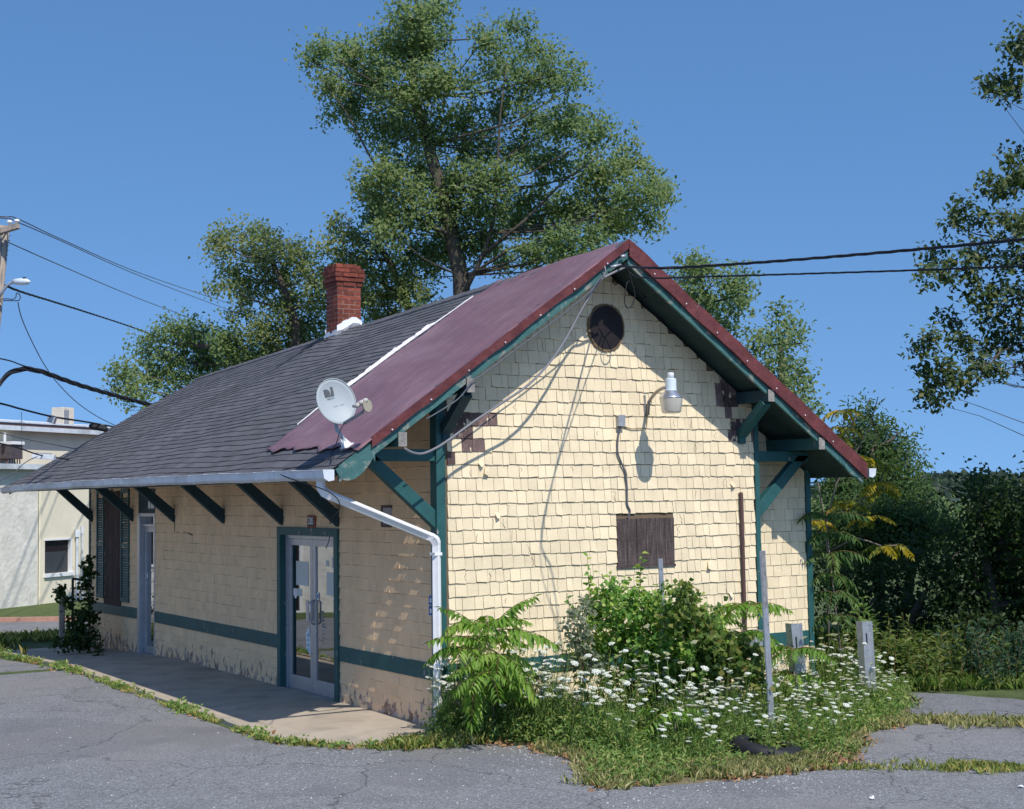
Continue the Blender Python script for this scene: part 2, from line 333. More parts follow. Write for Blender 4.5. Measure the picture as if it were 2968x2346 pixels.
sheet('parking_lot', wob(LOT, .04), .004, m_asph, step=2.0)
BED = [(6.6, -.85), (6.4, -.95), (5.5, -1.85), (4.9, -2.4), (4.2, -2.82), (3.55, -2.95), (2.9, -3.4), (2.7, -3.8), (2.25, -4.0), (1.5, -4.03), (1.0, -4.08), (.4, -3.95), (-.05, -3.78), (-.4, -3.62), (-.0, -3.0), (.28, -2.5), (.3, -1.8), (.22, -1.3), (0, -1.0), (-.45, -.75), (-.5, -.4), (0, .0), (4.7, .0), (6.5, .3)]
sheet('planting_bed', wob([(x*1.0, y-.05 if y < -.9 else y) for x, y in BED], .03, 4, 4), -.003, m_soil)
# concrete walk along the front wall, with a real edge
slabm = MB(); ysl = [-.45, 2.9, 6.1, 9.0, 11.6, 14.4]
for a, b in zip(ysl[:-1], ysl[1:]):
    n = 6
    for i in range(n):
        y0 = a+.006+(b-a-.012)*i/n; y1 = a+.006+(b-a-.012)*(i+1)/n
        xe0 = -1.72 if y0 > .3 else -1.72+(.3-y0)*.62; xe1 = -1.72 if y1 > .3 else -1.72+(.3-y1)*.62
        z0, z1 = gz(0, y0), gz(0, y1); t = .018
        slabm.add([(xe0, y0, z0+t), (0, y0, z0+t+.012), (0, y1, z1+t+.012), (xe1, y1, z1+t), (xe0, y0, z0-.1), (0, y0, z0-.1), (0, y1, z1-.1), (xe1, y1, z1-.1)],
                  ((0, 3, 2, 1), (0, 1, 5, 4), (2, 3, 7, 6), (3, 0, 4, 7)))
tag(fixn(slabm.build('walkway', m_conc)), kind='structure')
curb = MB()
for a, b in zip(ysl[:-1], ysl[1:]):
    for i in range(8):
        y0 = max(.32, a)+(b-max(.32, a)-.02)*i/8; y1 = max(.32, a)+(b-max(.32, a)-.02)*(i+1)/8-.004
        curb.box((-1.80, y0, gz(0, y0)-.1), (-1.723, y1, gz(0, y0)+.036+random.uniform(-.006, .006)))
tag(curb.build('curb', mat('kerb_stone', (.40, .36, .28), .9, .2, 5, .4, 40)), kind='structure')
# the street beyond, seen past the far end
FD = V((.80, .60, 0)); FN = V((.60, -.80, 0))        # far building: along its front / out of its front
F0 = ong(100, 1760); F0 = V((F0.x, F0.y, -.24))
def fpt(s, n, z): p = F0 + FD*s + FN*n; return V((p.x, p.y, z))
RD = V((RT.x, RT.y, 0)).normalized(); RN = V((-FW.x, -FW.y, 0)).normalized(); R0 = ong(95, 1801); R0 = V((R0.x, R0.y, -.24))   # the street runs square to the view
def strip(name, n0, n1, dz, m, s0=-60, s1=40, kind='structure'):
    b = MB(); q = [R0 + RD*s0 + RN*n0, R0 + RD*s1 + RN*n0, R0 + RD*s1 + RN*n1, R0 + RD*s0 + RN*n1]; b.add([p + V((0, 0, dz)) for p in q], ((0, 1, 2, 3),))
    o = fixn(b.build(name, m)); return tag(o, kind=kind)
strip('road', .12, 3.4, .0, m_asph)
c = MB(); c.prism([R0 - RD*60 + RN*n_ + V((0, 0, z_)) for n_, z_ in ((-.1, 0), (.12, 0), (.12, .10), (-.1, .10))], RD*100); tag(fixn(c.build('street_curb', mat('red_kerb', (.42, .23, .17), .9, .2, 4))), kind='structure')
strip('verge', -14, -.1, .06, mat('mown_grass', (.085, .115, .032), .95, .3, 5, .8, 30))
strip('gravel_strip', 3.4, 3.9, .008, mat('gravel_edge', (.36, .33, .27), .95, .3, 30))

# ------------------------------------------------------------------ the station building
W = 4.75; XR = 2.31; HS = 3.925; ZE = 2.93; YF = -.60; YB = 14.15
def zridge(y): return 5.665 - .0345*(y+.6)
def roofz(x, y): return ZE + (zridge(y)-ZE)*(1-abs(x-XR)/HS)
def sag(y): return -.012*max(0, y-10.5)
bld = thing('station_building', 'old cream shingled station building with teal trim and a half red, half grey gable roof', 'building', (0, 0, 0))
def part(fn, name, m, parent=bld, b=.004):
    mb = MB(); fn(mb); o = fixn(mb.build(name, m, parent))
    if b: bev(o, b)
    return o
def shingles(mb, u0, u1, zs, P, clip=None, openings=(), wmin=.09, wmax=.17, bare=None, jit=.006, th=.018, skew=.012, gap=.0026, dirt_shade=1.):
    for k in range(len(zs)-1):
        z0, z1 = zs[k], zs[k+1]; u = u0 - random.uniform(0, .1)
        while u < u1:
            wd = random.uniform(wmin, wmax); a, b = max(u, u0), min(u+wd, u1); u += wd
            if b-a < .02: continue
            a += gap; b -= gap; zm = (z0+z1)/2; skip = False
            for (oa, ob, oz0, oz1) in openings:
                if oz0 < zm < oz1:
                    if a >= oa and b <= ob: skip = True
                    elif a < oa < b: b = oa
                    elif a < ob < b: a = ob
            if skip or b-a < .012: continue
            zb = z0 + random.uniform(-jit, jit*.6); zt = z1 + .012; t0 = th*random.uniform(.8, 1.35); sk = random.uniform(-skew, skew)*.5
            c0 = c1 = 1e9
            if clip: c0, c1 = clip(a), clip(b)
            if zb > min(c0, c1): continue
            vs = [P(a, zb+sk, t0), P(b, zb-sk, t0*random.uniform(.9, 1.1)), P(b, min(zt, c1), .004), P(a, min(zt, c0), .004),
                  P(a, zb+sk, -.004), P(b, zb-sk, -.004), P(b, min(zt, c1), -.004), P(a, min(zt, c0), -.004)]
            mi = 1 if (bare and bare((a+b)/2, zm)) else 0
            r = random.random(); zd = z1 - random.uniform(.002, .0075)*dirt_shade  # dark top strip: joint dirt and the course shadow line, both painted
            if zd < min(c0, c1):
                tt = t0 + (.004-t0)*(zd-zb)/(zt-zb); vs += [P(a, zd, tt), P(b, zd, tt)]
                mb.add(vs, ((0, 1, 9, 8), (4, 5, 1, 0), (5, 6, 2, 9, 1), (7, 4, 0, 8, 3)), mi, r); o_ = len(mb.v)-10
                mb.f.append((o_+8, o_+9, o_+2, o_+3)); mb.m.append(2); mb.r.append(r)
            else: mb.add(vs, ((0, 1, 2, 3), (4, 5, 1, 0), (5, 6, 2, 1), (7, 4, 0, 3)), mi, r)
def slab_wall(mb, u0, u1, z0, z1, P, t, openings, mi):
    us = sorted({u0, u1, *[o[0] for o in openings], *[o[1] for o in openings]}); zs = sorted({z0, z1, *[o[2] for o in openings], *[o[3] for o in openings]})
    us = [u for u in us if u0 <= u <= u1]; zs = [z for z in zs if z0 <= z <= z1]
    for i in range(len(us)-1):
        for j in range(len(zs)-1):
            cu, cz = (us[i]+us[i+1])/2, (zs[j]+zs[j+1])/2
            if any(o[0] < cu < o[1] and o[2] < cz < o[3] for o in openings): continue
            a, b, c, d = us[i], us[i+1], zs[j], zs[j+1]
            mb.add([P(a, c, -.004), P(b, c, -.004), P(b, d, -.004), P(a, d, -.004), P(a, c, -t), P(b, c, -t), P(b, d, -t), P(a, d, -t)],
                   ((0, 1, 2, 3), (7, 6, 5, 4), (4, 5, 1, 0), (3, 2, 6, 7), (1, 5, 6, 2), (4, 0, 3, 7)), mi)
# front wall (x = 0, looking towards -x); u runs along y
PF = lambda u, z, n: V((-n, u, z + sag(u)))
D1 = (2.615, 4.60, -.1, 2.25); D2 = (10.03, 10.98, -.3, 2.86); WN = (11.95, 13.02, .83, 2.88)
fw_ = MB(); zf_lo = [-.02 + i*(.553+.02)/4 for i in range(5)]; zf_hi = [.743 + i*.1503 for i in range(22)]
zf_lo = [-.36, -.18] + zf_lo
opn = [D1, D2, WN]
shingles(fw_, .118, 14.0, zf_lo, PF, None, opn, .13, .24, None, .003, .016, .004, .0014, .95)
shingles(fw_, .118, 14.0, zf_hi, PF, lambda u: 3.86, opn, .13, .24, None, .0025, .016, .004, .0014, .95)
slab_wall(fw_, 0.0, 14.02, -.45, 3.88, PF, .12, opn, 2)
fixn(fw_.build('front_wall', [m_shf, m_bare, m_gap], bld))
# gable wall (y = 0, looking towards -y); u runs along x
PG = lambda u, z, n: V((u, -n, z))
RV = (2.388, 4.70, .262)
def gclip(u): return roofz(u, 0) - .17
def gbare(u, z):
    if u < .75 and 3.05 < z < 3.55: return random.random() < (.8 if (u < .42 and 3.05 < z < 3.36) or (.22 < u < .45 and z > 3.36) else .25)
    if u > 3.9 and 3.35 < z < 4.15: return random.random() < (.55 if 3.95 + (4.1-z)*.55 < u < 4.35 + (4.1-z)*.6 else 0)
    return False
BO = (2.5, 3.39, 1.76, 2.34)
gw = MB(); zg = [.743 + i*.1512 for i in range(33)]; zgl = [-.04 + i*.1188*1.25 for i in range(5)]; zgl[-1] = .556
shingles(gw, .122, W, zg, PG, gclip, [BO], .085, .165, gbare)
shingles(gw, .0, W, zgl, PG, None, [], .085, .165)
slab_wall(gw, 0.0, W, -.3, 3.2, PG, .12, [BO], 2)
gw.add([PG(0, 3.2, -.004), PG(W, 3.2, -.004), PG(W, gclip(W), -.004), PG(XR, gclip(XR), -.004), PG(0, gclip(0), -.004)], ((0, 1, 2, 3, 4),), 2)
for (u, z, a) in ((.56, 3.02, .5), (.64, 2.93, -.4), (4.37, 2.75, .4), (3.95, 1.72, -.3), (4.3, 1.33, .2), (.78, 2.42, .2)):
    wv, hv = random.uniform(.04, .07), random.uniform(.06, .12); ca, sa = math.cos(a), math.sin(a)
    def q(x, zz, n): return (u+x*ca-zz*sa, -n, z+x*sa+zz*ca)
    gw.add([q(-wv/2, -hv/2, .06), q(wv/2, -hv/2, .045), q(wv/2, hv/2, .014), q(-wv/2, hv/2, .018), q(-wv/2, -hv/2, .054), q(wv/2, -hv/2, .039), q(wv/2, hv/2, .008), q(-wv/2, hv/2, .012)],
            ((0, 1, 2, 3), (7, 6, 5, 4), (0, 4, 5, 1), (1, 5, 6, 2), (2, 6, 7, 3), (3, 7, 4, 0)), 0)
for k in range(75):
    u, z = random.uniform(.2, 4.6), random.uniform(.8, 4.9)
    if z > gclip(u)-.1 or (BO[0] < u < BO[1] and BO[2] < z < BO[3]) or math.hypot(u-RV[0], z-RV[1]) < .35: continue
    zz = .743+.1512*math.floor((z-.743)/.1512); pts = [(u+random.gauss(0, .006)+.02*t*random.choice((-1, 1)), zz+.004+t*random.uniform(.10, .145)) for t in (0, .25, .5, .75, 1)]
    for (a, b), (c_, d) in zip(pts[:-1], pts[1:]):
        t0 = (b-zz)/.15; t1 = (d-zz)/.15; na = .0205-.013*t0; nb = .0205-.013*t1; ww = random.uniform(.0015, .004)
        gw.add([PG(a-ww, b, na), PG(a+ww, b, na), PG(c_+ww, d, nb), PG(c_-ww, d, nb)], ((0, 1, 2, 3),), 2)
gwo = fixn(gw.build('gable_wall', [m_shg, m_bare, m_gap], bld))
# bay wall set back under the rear eave
YC = .40; PB = lambda u, z, n: V((u, YC-n, z)); bw = MB()
bclip = lambda u: roofz(u, YC) - .15
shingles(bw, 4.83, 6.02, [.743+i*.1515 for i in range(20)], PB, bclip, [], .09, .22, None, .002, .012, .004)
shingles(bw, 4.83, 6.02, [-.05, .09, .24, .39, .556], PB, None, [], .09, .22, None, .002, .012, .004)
slab_wall(bw, 4.75, 6.09, -.3, 2.75, PB, .1, [], 2)
bw.add([PB(4.75, 2.75, -.004), PB(6.09, 2.75, -.004), PB(6.09, bclip(6.09), -.004), PB(4.75, bclip(4.75), -.004)], ((0, 1, 2, 3),), 2)
bw.box((6.05, .5, -.3), (6.09, 5.0, 2.95), 0); bw.box((4.7, 5.0, -.3), (6.09, 5.1, 2.9), 0)
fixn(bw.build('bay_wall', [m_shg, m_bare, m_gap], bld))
rw = MB(); rw.box((W-.12, .4, -.3), (W, 14.0, 3.85), 0); rw.box((.125, 13.9, -.45), (W, 14.02, 3.9), 0); fixn(rw.build('rear_wall', [m_shg], bld))
m_plas = mat('interior_plaster', (.30, .29, .27), .9); part(lambda mb: mb.box((.13, .15, -.12), (4.6, 13.85, -.02)), 'interior_floor', m_plas, b=0); part(lambda mb: mb.box((1.6, .15, -.019), (1.66, 13.85, 3.1)), 'interior_partition', m_plas, b=0)
# trim
for a, b in ((.12, 2.60), (4.61, 10.02), (10.99, 13.98)):
    def belt(mb):
        ys_ = [a+(b-a)*i/5 for i in range(6)]; vs = []
        for y in ys_: vs += [(-.028, y, .553+sag(y)), (-.028, y, .743+sag(y)), (-.001, y, .743+sag(y)), (-.001, y, .553+sag(y))]
        fs = [(0, 1, 2, 3), (20, 23, 22, 21)]
        for i in range(5):
            for k in range(4): fs.append((i*4+k, i*4+(k+1) % 4, i*4+4+(k+1) % 4, i*4+4+k))
        mb.add(vs, fs)
    part(belt, 'belt_board', m_teal, b=0)
part(lambda mb: mb.box((-.004, -.028, .553), (W-.005, -.001, .743)), 'belt_board', m_teal); part(lambda mb: mb.box((4.85, YC-.028, .553), (6.01, YC-.001, .743)), 'belt_board', m_teal)
def cb(name, a, b): part(lambda mb: mb.box(a, b), name, m_teal)
cb('corner_board', (-.032, 0.002, .70), (.0, .118, 3.86)); cb('corner_board', (-.032, -.034, -.1), (.085, .0015, 3.8))
cb('corner_board', (W, -.034, -.1), (W+.075, .05, 3.62)); cb('corner_board', (6.02, YC-.034, -.1), (6.11, YC+.02, 2.98)); cb('corner_board', (6.09, YC+.02, -.1), (6.125, YC+.12, 2.98))
cb('corner_board', (-.03, 13.96, -.3), (.03, 14.05, 3.2)); cb('corner_board', (-.032, 0.002, -.1), (.0, .118, .55))
# roof deck, front and rear slopes
def deck(mb):
    ysd = [YF+.03 + (YB-YF-.06)*i/12 for i in range(13)]
    for s in (-1, 1):
        for i in range(12):
            y0, y1 = ysd[i], ysd[i+1]; x1 = XR + s*HS*.995
            q = [(XR, y0), (x1, y0), (x1, y1), (XR, y1)]
            top = [(x, y, roofz(x, y)-.055) for x, y in q]; bot = [(x, y, roofz(x, y)-.10) for x, y in q]
            mb.add(top+bot, ((0, 1, 2, 3), (7, 6, 5, 4), (0, 4, 5, 1), (1, 5, 6, 2), (2, 6, 7, 3), (3, 7, 4, 0)))
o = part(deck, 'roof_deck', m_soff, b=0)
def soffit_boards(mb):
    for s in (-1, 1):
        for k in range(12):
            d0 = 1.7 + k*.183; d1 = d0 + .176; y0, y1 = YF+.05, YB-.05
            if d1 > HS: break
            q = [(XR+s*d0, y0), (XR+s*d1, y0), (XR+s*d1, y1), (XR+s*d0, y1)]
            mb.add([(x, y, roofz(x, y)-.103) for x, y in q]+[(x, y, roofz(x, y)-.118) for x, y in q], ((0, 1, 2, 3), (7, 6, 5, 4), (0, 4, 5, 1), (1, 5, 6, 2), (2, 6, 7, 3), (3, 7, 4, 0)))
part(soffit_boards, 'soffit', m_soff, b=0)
def lump(x, y): return .012*math.sin(y*1.7+x*.9) + .010*math.sin(y*.63-x*1.9+1) + .004*math.sin(y*6+x*4)
CHX, CHY = 2.22, 7.15
def roof_shingles(mb):
    N = 35; SL = HS
    for s in (-1, 1):
        for k in range(N):
            d0 = HS*1.004 - k*HS/N; d1 = d0 - HS/N - .012; d1 = max(d1, 0)
            y = YF + .02 - (.165 if k % 2 else 0); wob_ = random.uniform(-.01, .01)
            while y < YB:
                wd = .33 + random.uniform(-.006, .006); a, b = max(y, YF+.02), min(y+wd, YB); y += wd
                if b-a < .02: continue
                def rz(d, yy, e):
                    x = XR + s*d; z = roofz(x, yy) + lump(x, yy)*min(1, d) + e
                    r = math.hypot(yy-CHY, (d-.45)*1.2); z += .09*math.exp(-(r/.75)**2) if s < 0 else 0
                    return (x, yy, z)
                j = random.uniform(-.006, .006) + .010*math.sin(b*.9 + k*1.3)*.6
                jj = .010*math.sin(a*.9+k*1.3)*.6 + random.uniform(-.003, .003)
                e = .011 + random.uniform(0, .006)
                vs = [rz(d0+jj, a, e), rz(d0+j, b, e), rz(d1, b, .003), rz(d1, a, .003), rz(d0+jj, a, -.003), rz(d0+j, b, -.003)]
                f = ((0, 1, 2, 3), (4, 5, 1, 0)) if s > 0 else ((3, 2, 1, 0), (0, 1, 5, 4))
                mb.add(vs, f[:1], 0); o_ = len(mb.v)-6; mb.f.append(tuple(i+o_ for i in f[1])); mb.m.append(1); mb.r.append(0)  # black lips: dark cut edge plus painted shadow line under each course
rsm = MB(); roof_shingles(rsm); rso = rsm.build('roof_shingles', [m_roof, m_black], bld)
# red sheet over the near third of the front slope; its edge traced on the slope itself
def on_slope(px, py):
    lo, hi = 5., 60.; r = ray(px, py)
    for _ in range(60):
        m = (lo+hi)/2; p = CAM + r*m
        if p.x > XR or p.z < roofz(p.x, p.y): hi = m
        else: lo = m
    return CAM + r*lo
edge = [on_slope(*p) for p in ((1405, 850), (1370, 871), (1273, 940), (1140, 1035), (1019, 1128), (922, 1194), (840, 1260), (770, 1316))]
def yb_at(d):
    pts = sorted([(XR-p.x, p.y) for p in edge])
    if d <= pts[0][0]: return pts[0][1] + (pts[0][0]-d)*.1
    for (a, ya), (b, yb) in zip(pts, pts[1:]):
        if a <= d <= b: return ya + (yb-ya)*(d-a)/(b-a)
    return pts[-1][1]
dlow_f = XR - on_slope(1050, 1302).x; dlow_b = XR - on_slope(770, 1316).x
def red_sheet(mb):
    nd, ny = 70, 40; grid = []
    for i in range(nd+1):
        row = []
        for j in range(ny+1):
            t = j/ny; dl = dlow_f + (dlow_b-dlow_f)*t + .03*math.sin(t*23) + .018*math.sin(t*51+1); d = -.10 + (dl+.10)*i/nd
            dd = max(d, 0); y = YF - .035 + (yb_at(dd)-YF+.035)*t
            x = XR - d; z = roofz(XR-dd, y) + lump(XR-dd, y)*min(1, dd) + .040 - (.010 if d > .78 + .03*math.sin(y*2) else 0)
            if d < 0: z = zridge(y) - .07*abs(d) + .03
            z += (.014*math.sin(y*13+d*2.1) + .007*math.sin(d*17-y*9))*math.exp(-((y-YF)/.30)**2) + .006*math.sin(d*5+y*2.2) + .004*math.sin(d*13-y*7)
            z += .02*max(0, (i-nd+3)/3)*abs(math.sin(t*17)) + .02*max(0, 1-abs(t-.985)/.03)*.8
            row.append((x, y, z))
        grid.append(row)
    vs = [p for r in grid for p in r]; vs += [(x, y, z-.012) for x, y, z in vs]; n = ny+1; o = (nd+1)*n; fs = []
    for i in range(nd):
        for j in range(ny): fs += [(i*n+j, (i+1)*n+j, (i+1)*n+j+1, i*n+j+1), (o+i*n+j+1, o+(i+1)*n+j+1, o+(i+1)*n+j, o+i*n+j)]
    for i in range(nd): fs += [(i*n, o+i*n, o+(i+1)*n, (i+1)*n), (i*n+ny, (i+1)*n+ny, o+(i+1)*n+ny, o+i*n+ny)]
    for j in range(ny): fs += [(nd*n+j, o+nd*n+j, o+nd*n+j+1, nd*n+j+1)]
    mb.add(vs, fs)
r_ = MB(); red_sheet(r_); rs_ = fixn(r_.build('red_roof_sheet', m_red, bld, smooth=True))
e_ = MB()                                           # pale sealed seam along the sheet's back edge and its mid seam
def slope_pt(d, y, h): x = XR-d; return V((x, y, roofz(x, y)+lump(x, y)*min(1, d)+h))
ds = [.35 + i*.1 for i in range(28)]
for a, b in zip(ds[:-1], ds[1:]):
    w0, w1 = (.026 if 1.0 < a < 2.45 else .008), (.026 if 1.0 < b < 2.45 else .008)
    w0 *= random.uniform(.7, 1.3); ya, yb = yb_at(a), yb_at(b)
    e_.add([slope_pt(a, ya-w0*.2, .055), slope_pt(a, ya+w0*.9, .055+w0*1.7), slope_pt(b, yb+w1*.9, .055+w1*1.7), slope_pt(b, yb-w1*.2, .055)], ((0, 1, 2, 3),))
fixn(e_.build('seam_tape', m_edge, rs_))
rc = MB()                                           # ridge caps
y = YF
while y < YB:
    y1 = min(y+.3, YB); dark = y < 2.6
    for s in (-1, 1):
        h = .038
        q = [(XR, y), (XR+s*.14, y), (XR+s*.14, y1), (XR, y1)]
        vs = [(x, yy, roofz(x, yy)+h-(.01 if yy == y1 else 0)) for x, yy in q]+[(x, yy, roofz(x, yy)+.004) for x, yy in q]
        rc.add(vs, ((0, 1, 2, 3), (7, 6, 5, 4), (0, 4, 5, 1), (1, 5, 6, 2), (2, 6, 7, 3), (3, 7, 4, 0)), 0)
    y = y1 + .001
fixn(rc.build('ridge_cap', m_roof, bld))
# rake boards and red flashing at the near gable
def rake_line(s, n=18):
    return [XR + s*(HS-.10)*i/n for i in range(n+1)]
def rake(s, y0, th, top, bot, name, m, wav=0.0, dend=HS-.1, parent=bld):
    mb = MB(); n = 40
    for i in range(n):
        xa = XR + s*dend*i/n; xb = XR + s*dend*(i+1)/n
        def yy(x): return y0 - wav*(.5+.5*math.sin(x*5.1+s)) - wav*.6*math.sin(x*13)
        za, zb = roofz(xa, y0), roofz(xb, y0)
        ya, yb = yy(xa), yy(xb)
        b0 = bot + (wav*.5)*math.sin(xa*7); b1 = bot + (wav*.5)*math.sin(xb*7)
        vs = [(xa, ya, za+top), (xb, yb, zb+top), (xb, yb+wav*.4, zb+b1), (xa, ya+wav*.4, za+b0), (xa, y0+th, za+top), (xb, y0+th, zb+top), (xb, y0+th, zb+b1), (xa, y0+th, za+b0)]
        mb.add(vs, ((0, 1, 2, 3), (7, 6, 5, 4), (0, 4, 5, 1), (3, 2, 6, 7)) + (((1, 5, 6, 2),) if i == n-1 else ()))
    return fixn(mb.build(name, m, parent))
for s in (-1, 1):
    rb = rake(s, YF, .035, -.02, -.19 if s < 0 else -.26, 'rake_board', m_tealold if s < 0 else m_tealold)
    mb = MB(); xe = XR + s*(HS-.42); pts = []            # scrolled tail at the eave
    for k in range(13):
        t = math.pi*(k/12); pts.append((XR + s*(HS-.30-.20*math.cos(t)*-1), YF-.006, roofz(XR+s*(HS-.30), YF)-.15 - .15*math.sin(t)))
    top = [(XR+s*(HS-.06), YF-.006, roofz(XR+s*(HS-.06), YF)-.03), (XR+s*(HS-.52), YF-.006, roofz(XR+s*(HS-.52), YF)-.05)]
    pts = [(x, yv, z - (x-XR)*s*0) for x, yv, z in pts]
    pts2 = [(XR+s*(HS-.52), YF-.006, roofz(XR+s*(HS-.52), YF)-.27)]
    for k in range(11):
        t = k/10; d = HS-.50+.40*t; pts2.append((XR+s*d, YF-.006, roofz(XR+s*d, YF)-.13-.155*math.sin(math.pi*min(1, .12+t*.88))**.7))
    mb.prism(top + pts2, (0, .036, 0)); fixn(mb.build('rake_tail', m_tealold, rb))
    fl_ = rake(s, YF-.045, .03, .035, -.075 if s < 0 else -.165, 'rake_flashing', m_flash, .014, HS-.47 if s < 0 else HS-.06)
    for k in range(7):
        sc = MB(); d = .35+k*.48; sc.lathe([(0, -.006), (.009, -.004), (.009, .004), (0, .006)], (XR+s*d, YF-.072, roofz(XR+s*d, YF)-(.045 if s < 0 else .12)), (0, 1, 0), 8); sc.build('screw_cap', m_edge, fl_)
    rake(s, YB, .035, -.01, -.2, 'far_rake_board', m_tealold)
# purlins (eave beams) and brackets
def beam(name, x, z, y0, y1, m=m_shadeteal): return part(lambda mb: mb.box((x-.05, y0, z-.075), (x+.05, y1, z+.075)), name, m)
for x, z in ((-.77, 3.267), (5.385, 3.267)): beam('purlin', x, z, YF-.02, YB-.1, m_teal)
for x in (.09, 4.53): beam('purlin', x, 3.875, YF-.02, .1, m_shadeteal)
def purl_end(x, z): part(lambda mb: mb.box((x-.052, YF-.026, z-.078), (x+.052, YF-.0205, z+.078)), 'purlin_end', mat('bare_grey_wood', (.27, .25, .23), .9, .3, 12, .4, 40))
for x, z in ((-.77, 3.267), (5.385, 3.267), (.09, 3.875), (4.53, 3.875)): purl_end(x, z)
for y in (.06, 2.66, 4.49, 6.76, 9.06, 11.30, 13.88):
    sg = sag(y); near = y < .2; br = MB(); m = m_teal if near else m_shadeteal
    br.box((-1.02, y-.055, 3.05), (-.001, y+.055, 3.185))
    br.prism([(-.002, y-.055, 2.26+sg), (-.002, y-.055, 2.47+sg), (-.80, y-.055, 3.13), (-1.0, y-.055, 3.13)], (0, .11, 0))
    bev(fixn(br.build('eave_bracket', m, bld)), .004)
br = MB(); yb_ = .06; br.box((W+.05, yb_-.055, 3.05), (W+1.0, yb_+.055, 3.185)); br.prism([(W+.05, yb_-.055, 2.26), (W+.05, yb_-.055, 2.47), (W+.80, yb_-.055, 3.13), (W+1.0, yb_-.055, 3.13)], (0, .11, 0)); bev(fixn(br.build('eave_bracket', m_teal, bld)), .004)
for x in (.09, 4.53):
    br = MB(); br.bar((x, -.03, 3.40), (x, -.52, 3.80), .10, .13, (1, 0, 0)); br.box((x-.05, -.06, 3.28), (x+.05, -.001, 3.50)); bev(fixn(br.build('gable_bracket', m_shadeteal if x < 1 else m_teal, bld)), .004)
# gutters
def gutter(s, ya, yb):
    mb = MB(); n = 24; x0 = XR + s*(HS-.02); prof = [(0, .0), (0, -.105), (.06, -.115), (.105, -.085), (.115, -.02), (.125, .0), (.117, .002), (.107, -.02), (.098, -.078), (.06, -.103), (.006, -.096), (.006, 0)]
    for i in range(n):
        y0, y1 = ya+(yb-ya)*i/n, ya+(yb-ya)*(i+1)/n
        def zz(y): return ZE + .012 + .022*math.sin((y-ya)/(yb-ya)*math.pi*.9) - .03*max(0, (y-12)/2) + .004*math.sin(y*3)
        vs = [(x0+s*px_, y0, zz(y0)+pz) for px_, pz in prof]+[(x0+s*px_, y1, zz(y1)+pz) for px_, pz in prof]; k = len(prof)
        fs = [(j, (j+1) % k, k+(j+1) % k, k+j) for j in range(k)]
        if i == 0: fs.append(tuple(range(k)))
        if i == n-1: fs.append(tuple(range(k, 2*k)))
        mb.add(vs, fs)
        if i == 0: mb.prism([(x0+s*a, ya-.004, zz(ya)+b) for a, b in ((-.004, .004), (-.004, -.108), (.06, -.12), (.11, -.088), (.128, .004))], (0, .005, 0))
    o = fixn(mb.build('gutter', m_gut, bld))
    for i in range(26):
        y = ya + .25 + i*.55
        if y > yb-.1: break
        z = ZE+.012+.022*math.sin((y-ya)/(yb-ya)*math.pi*.9) - .03*max(0, (y-12)/2) + .004*math.sin(y*3)
        st = MB(); st.prism([(x0+s*a, y, z+b) for a, b in ((0, -.108), (.06, -.1185), (.1085, -.088), (.120, -.02), (.131, .0045), (0, .0045), (0, .001), (.124, .001), (.114, -.02), (.105, -.084), (.06, -.1135), (0, -.104))], (0, .012, 0)); fixn(st.build('gutter_strap', m_gut, o))
    return o
gutter(-1, YF-.04, 14.05); gutter(1, YF-.04, 13.9)
ap = MB()                                           # dark drip edge along the eave
for s in (-1, 1): ap.box((XR+s*(HS-.01)-.012, YF+.02, ZE-.10), (XR+s*(HS-.01)+.012, YB-.05, ZE-.002))
ap.build('eave_fascia', m_soff, bld)
# downspout: out of the gutter, across to the corner, down the corner
zt = on(930, 1420, 0, -1.60)
dp = [V((-1.60, zt.y, 2.86)), V((-1.60, zt.y, 2.76)), V((-1.57, zt.y-.02, 2.70)), V((-1.50, zt.y-.05, 2.665))]
c1 = V((-.085, -.085, 2.16)); dp += [V((-.17, -.05, 2.205)), V((-.11, -.075, 2.18)), c1, V((-.075, -.09, 2.11)), V((-.075, -.09, 1.0)), V((-.075, -.09, .06)), V((-.08, -.16, .02))]
ds_ = MB()
def sqtube(mb, pts, w, h, ref):
    rings = []; pts = [V(p) for p in pts]
    for i, p in enumerate(pts):
        d = (pts[min(i+1, len(pts)-1)]-pts[max(i-1, 0)]).normalized(); sx = d.cross(V(ref)).normalized(); sy = sx.cross(d).normalized()
        rings += [p+sx*a*w/2+sy*b*h/2 for a, b in ((-1, -.8), (-.8, -1), (-.3, -.93), (.3, -.93), (.8, -1), (1, -.8), (1, .8), (.8, 1), (.3, .93), (-.3, .93), (-.8, 1), (-1, .8))]
    k = 12; fs = []
    for i in range(len(pts)-1):
        for j in range(k): fs.append((i*k+j, i*k+(j+1) % k, (i+1)*k+(j+1) % k, (i+1)*k+j))
    fs += [tuple(range(k)), tuple(range((len(pts)-1)*k, len(pts)*k))]; mb.add(rings, fs)
sqtube(ds_, dp, .085, .065, (.6, .5, .1)); dso = fixn(ds_.build('downspout', m_white, bld))
for q in (0, 1):
    el = MB(); c = (dp[1] if q == 0 else c1)
    seq = (dp[1], dp[2], dp[3]) if q == 0 else (dp[5], c1, dp[7])
    for i in range(9):
        t = i/8; a = seq[0].lerp(seq[1], t).lerp(seq[1].lerp(seq[2], t), t); b = a + (seq[2]-seq[0]).normalized()*.008
        sqtube(el, [a, b], .096, .076, (.6, .5, .1))
    fixn(el.build('elbow', m_white, dso))
part(lambda mb: (mb.box((-.125, -.137, 1.98), (-.025, -.130, 2.015)), mb.box((-.128, -.137, 1.98), (-.121, -.03, 2.015)), mb.box((-.13, -.05, 1.985), (-.035, -.035, 2.01))), 'strap', m_white, dso, 0)
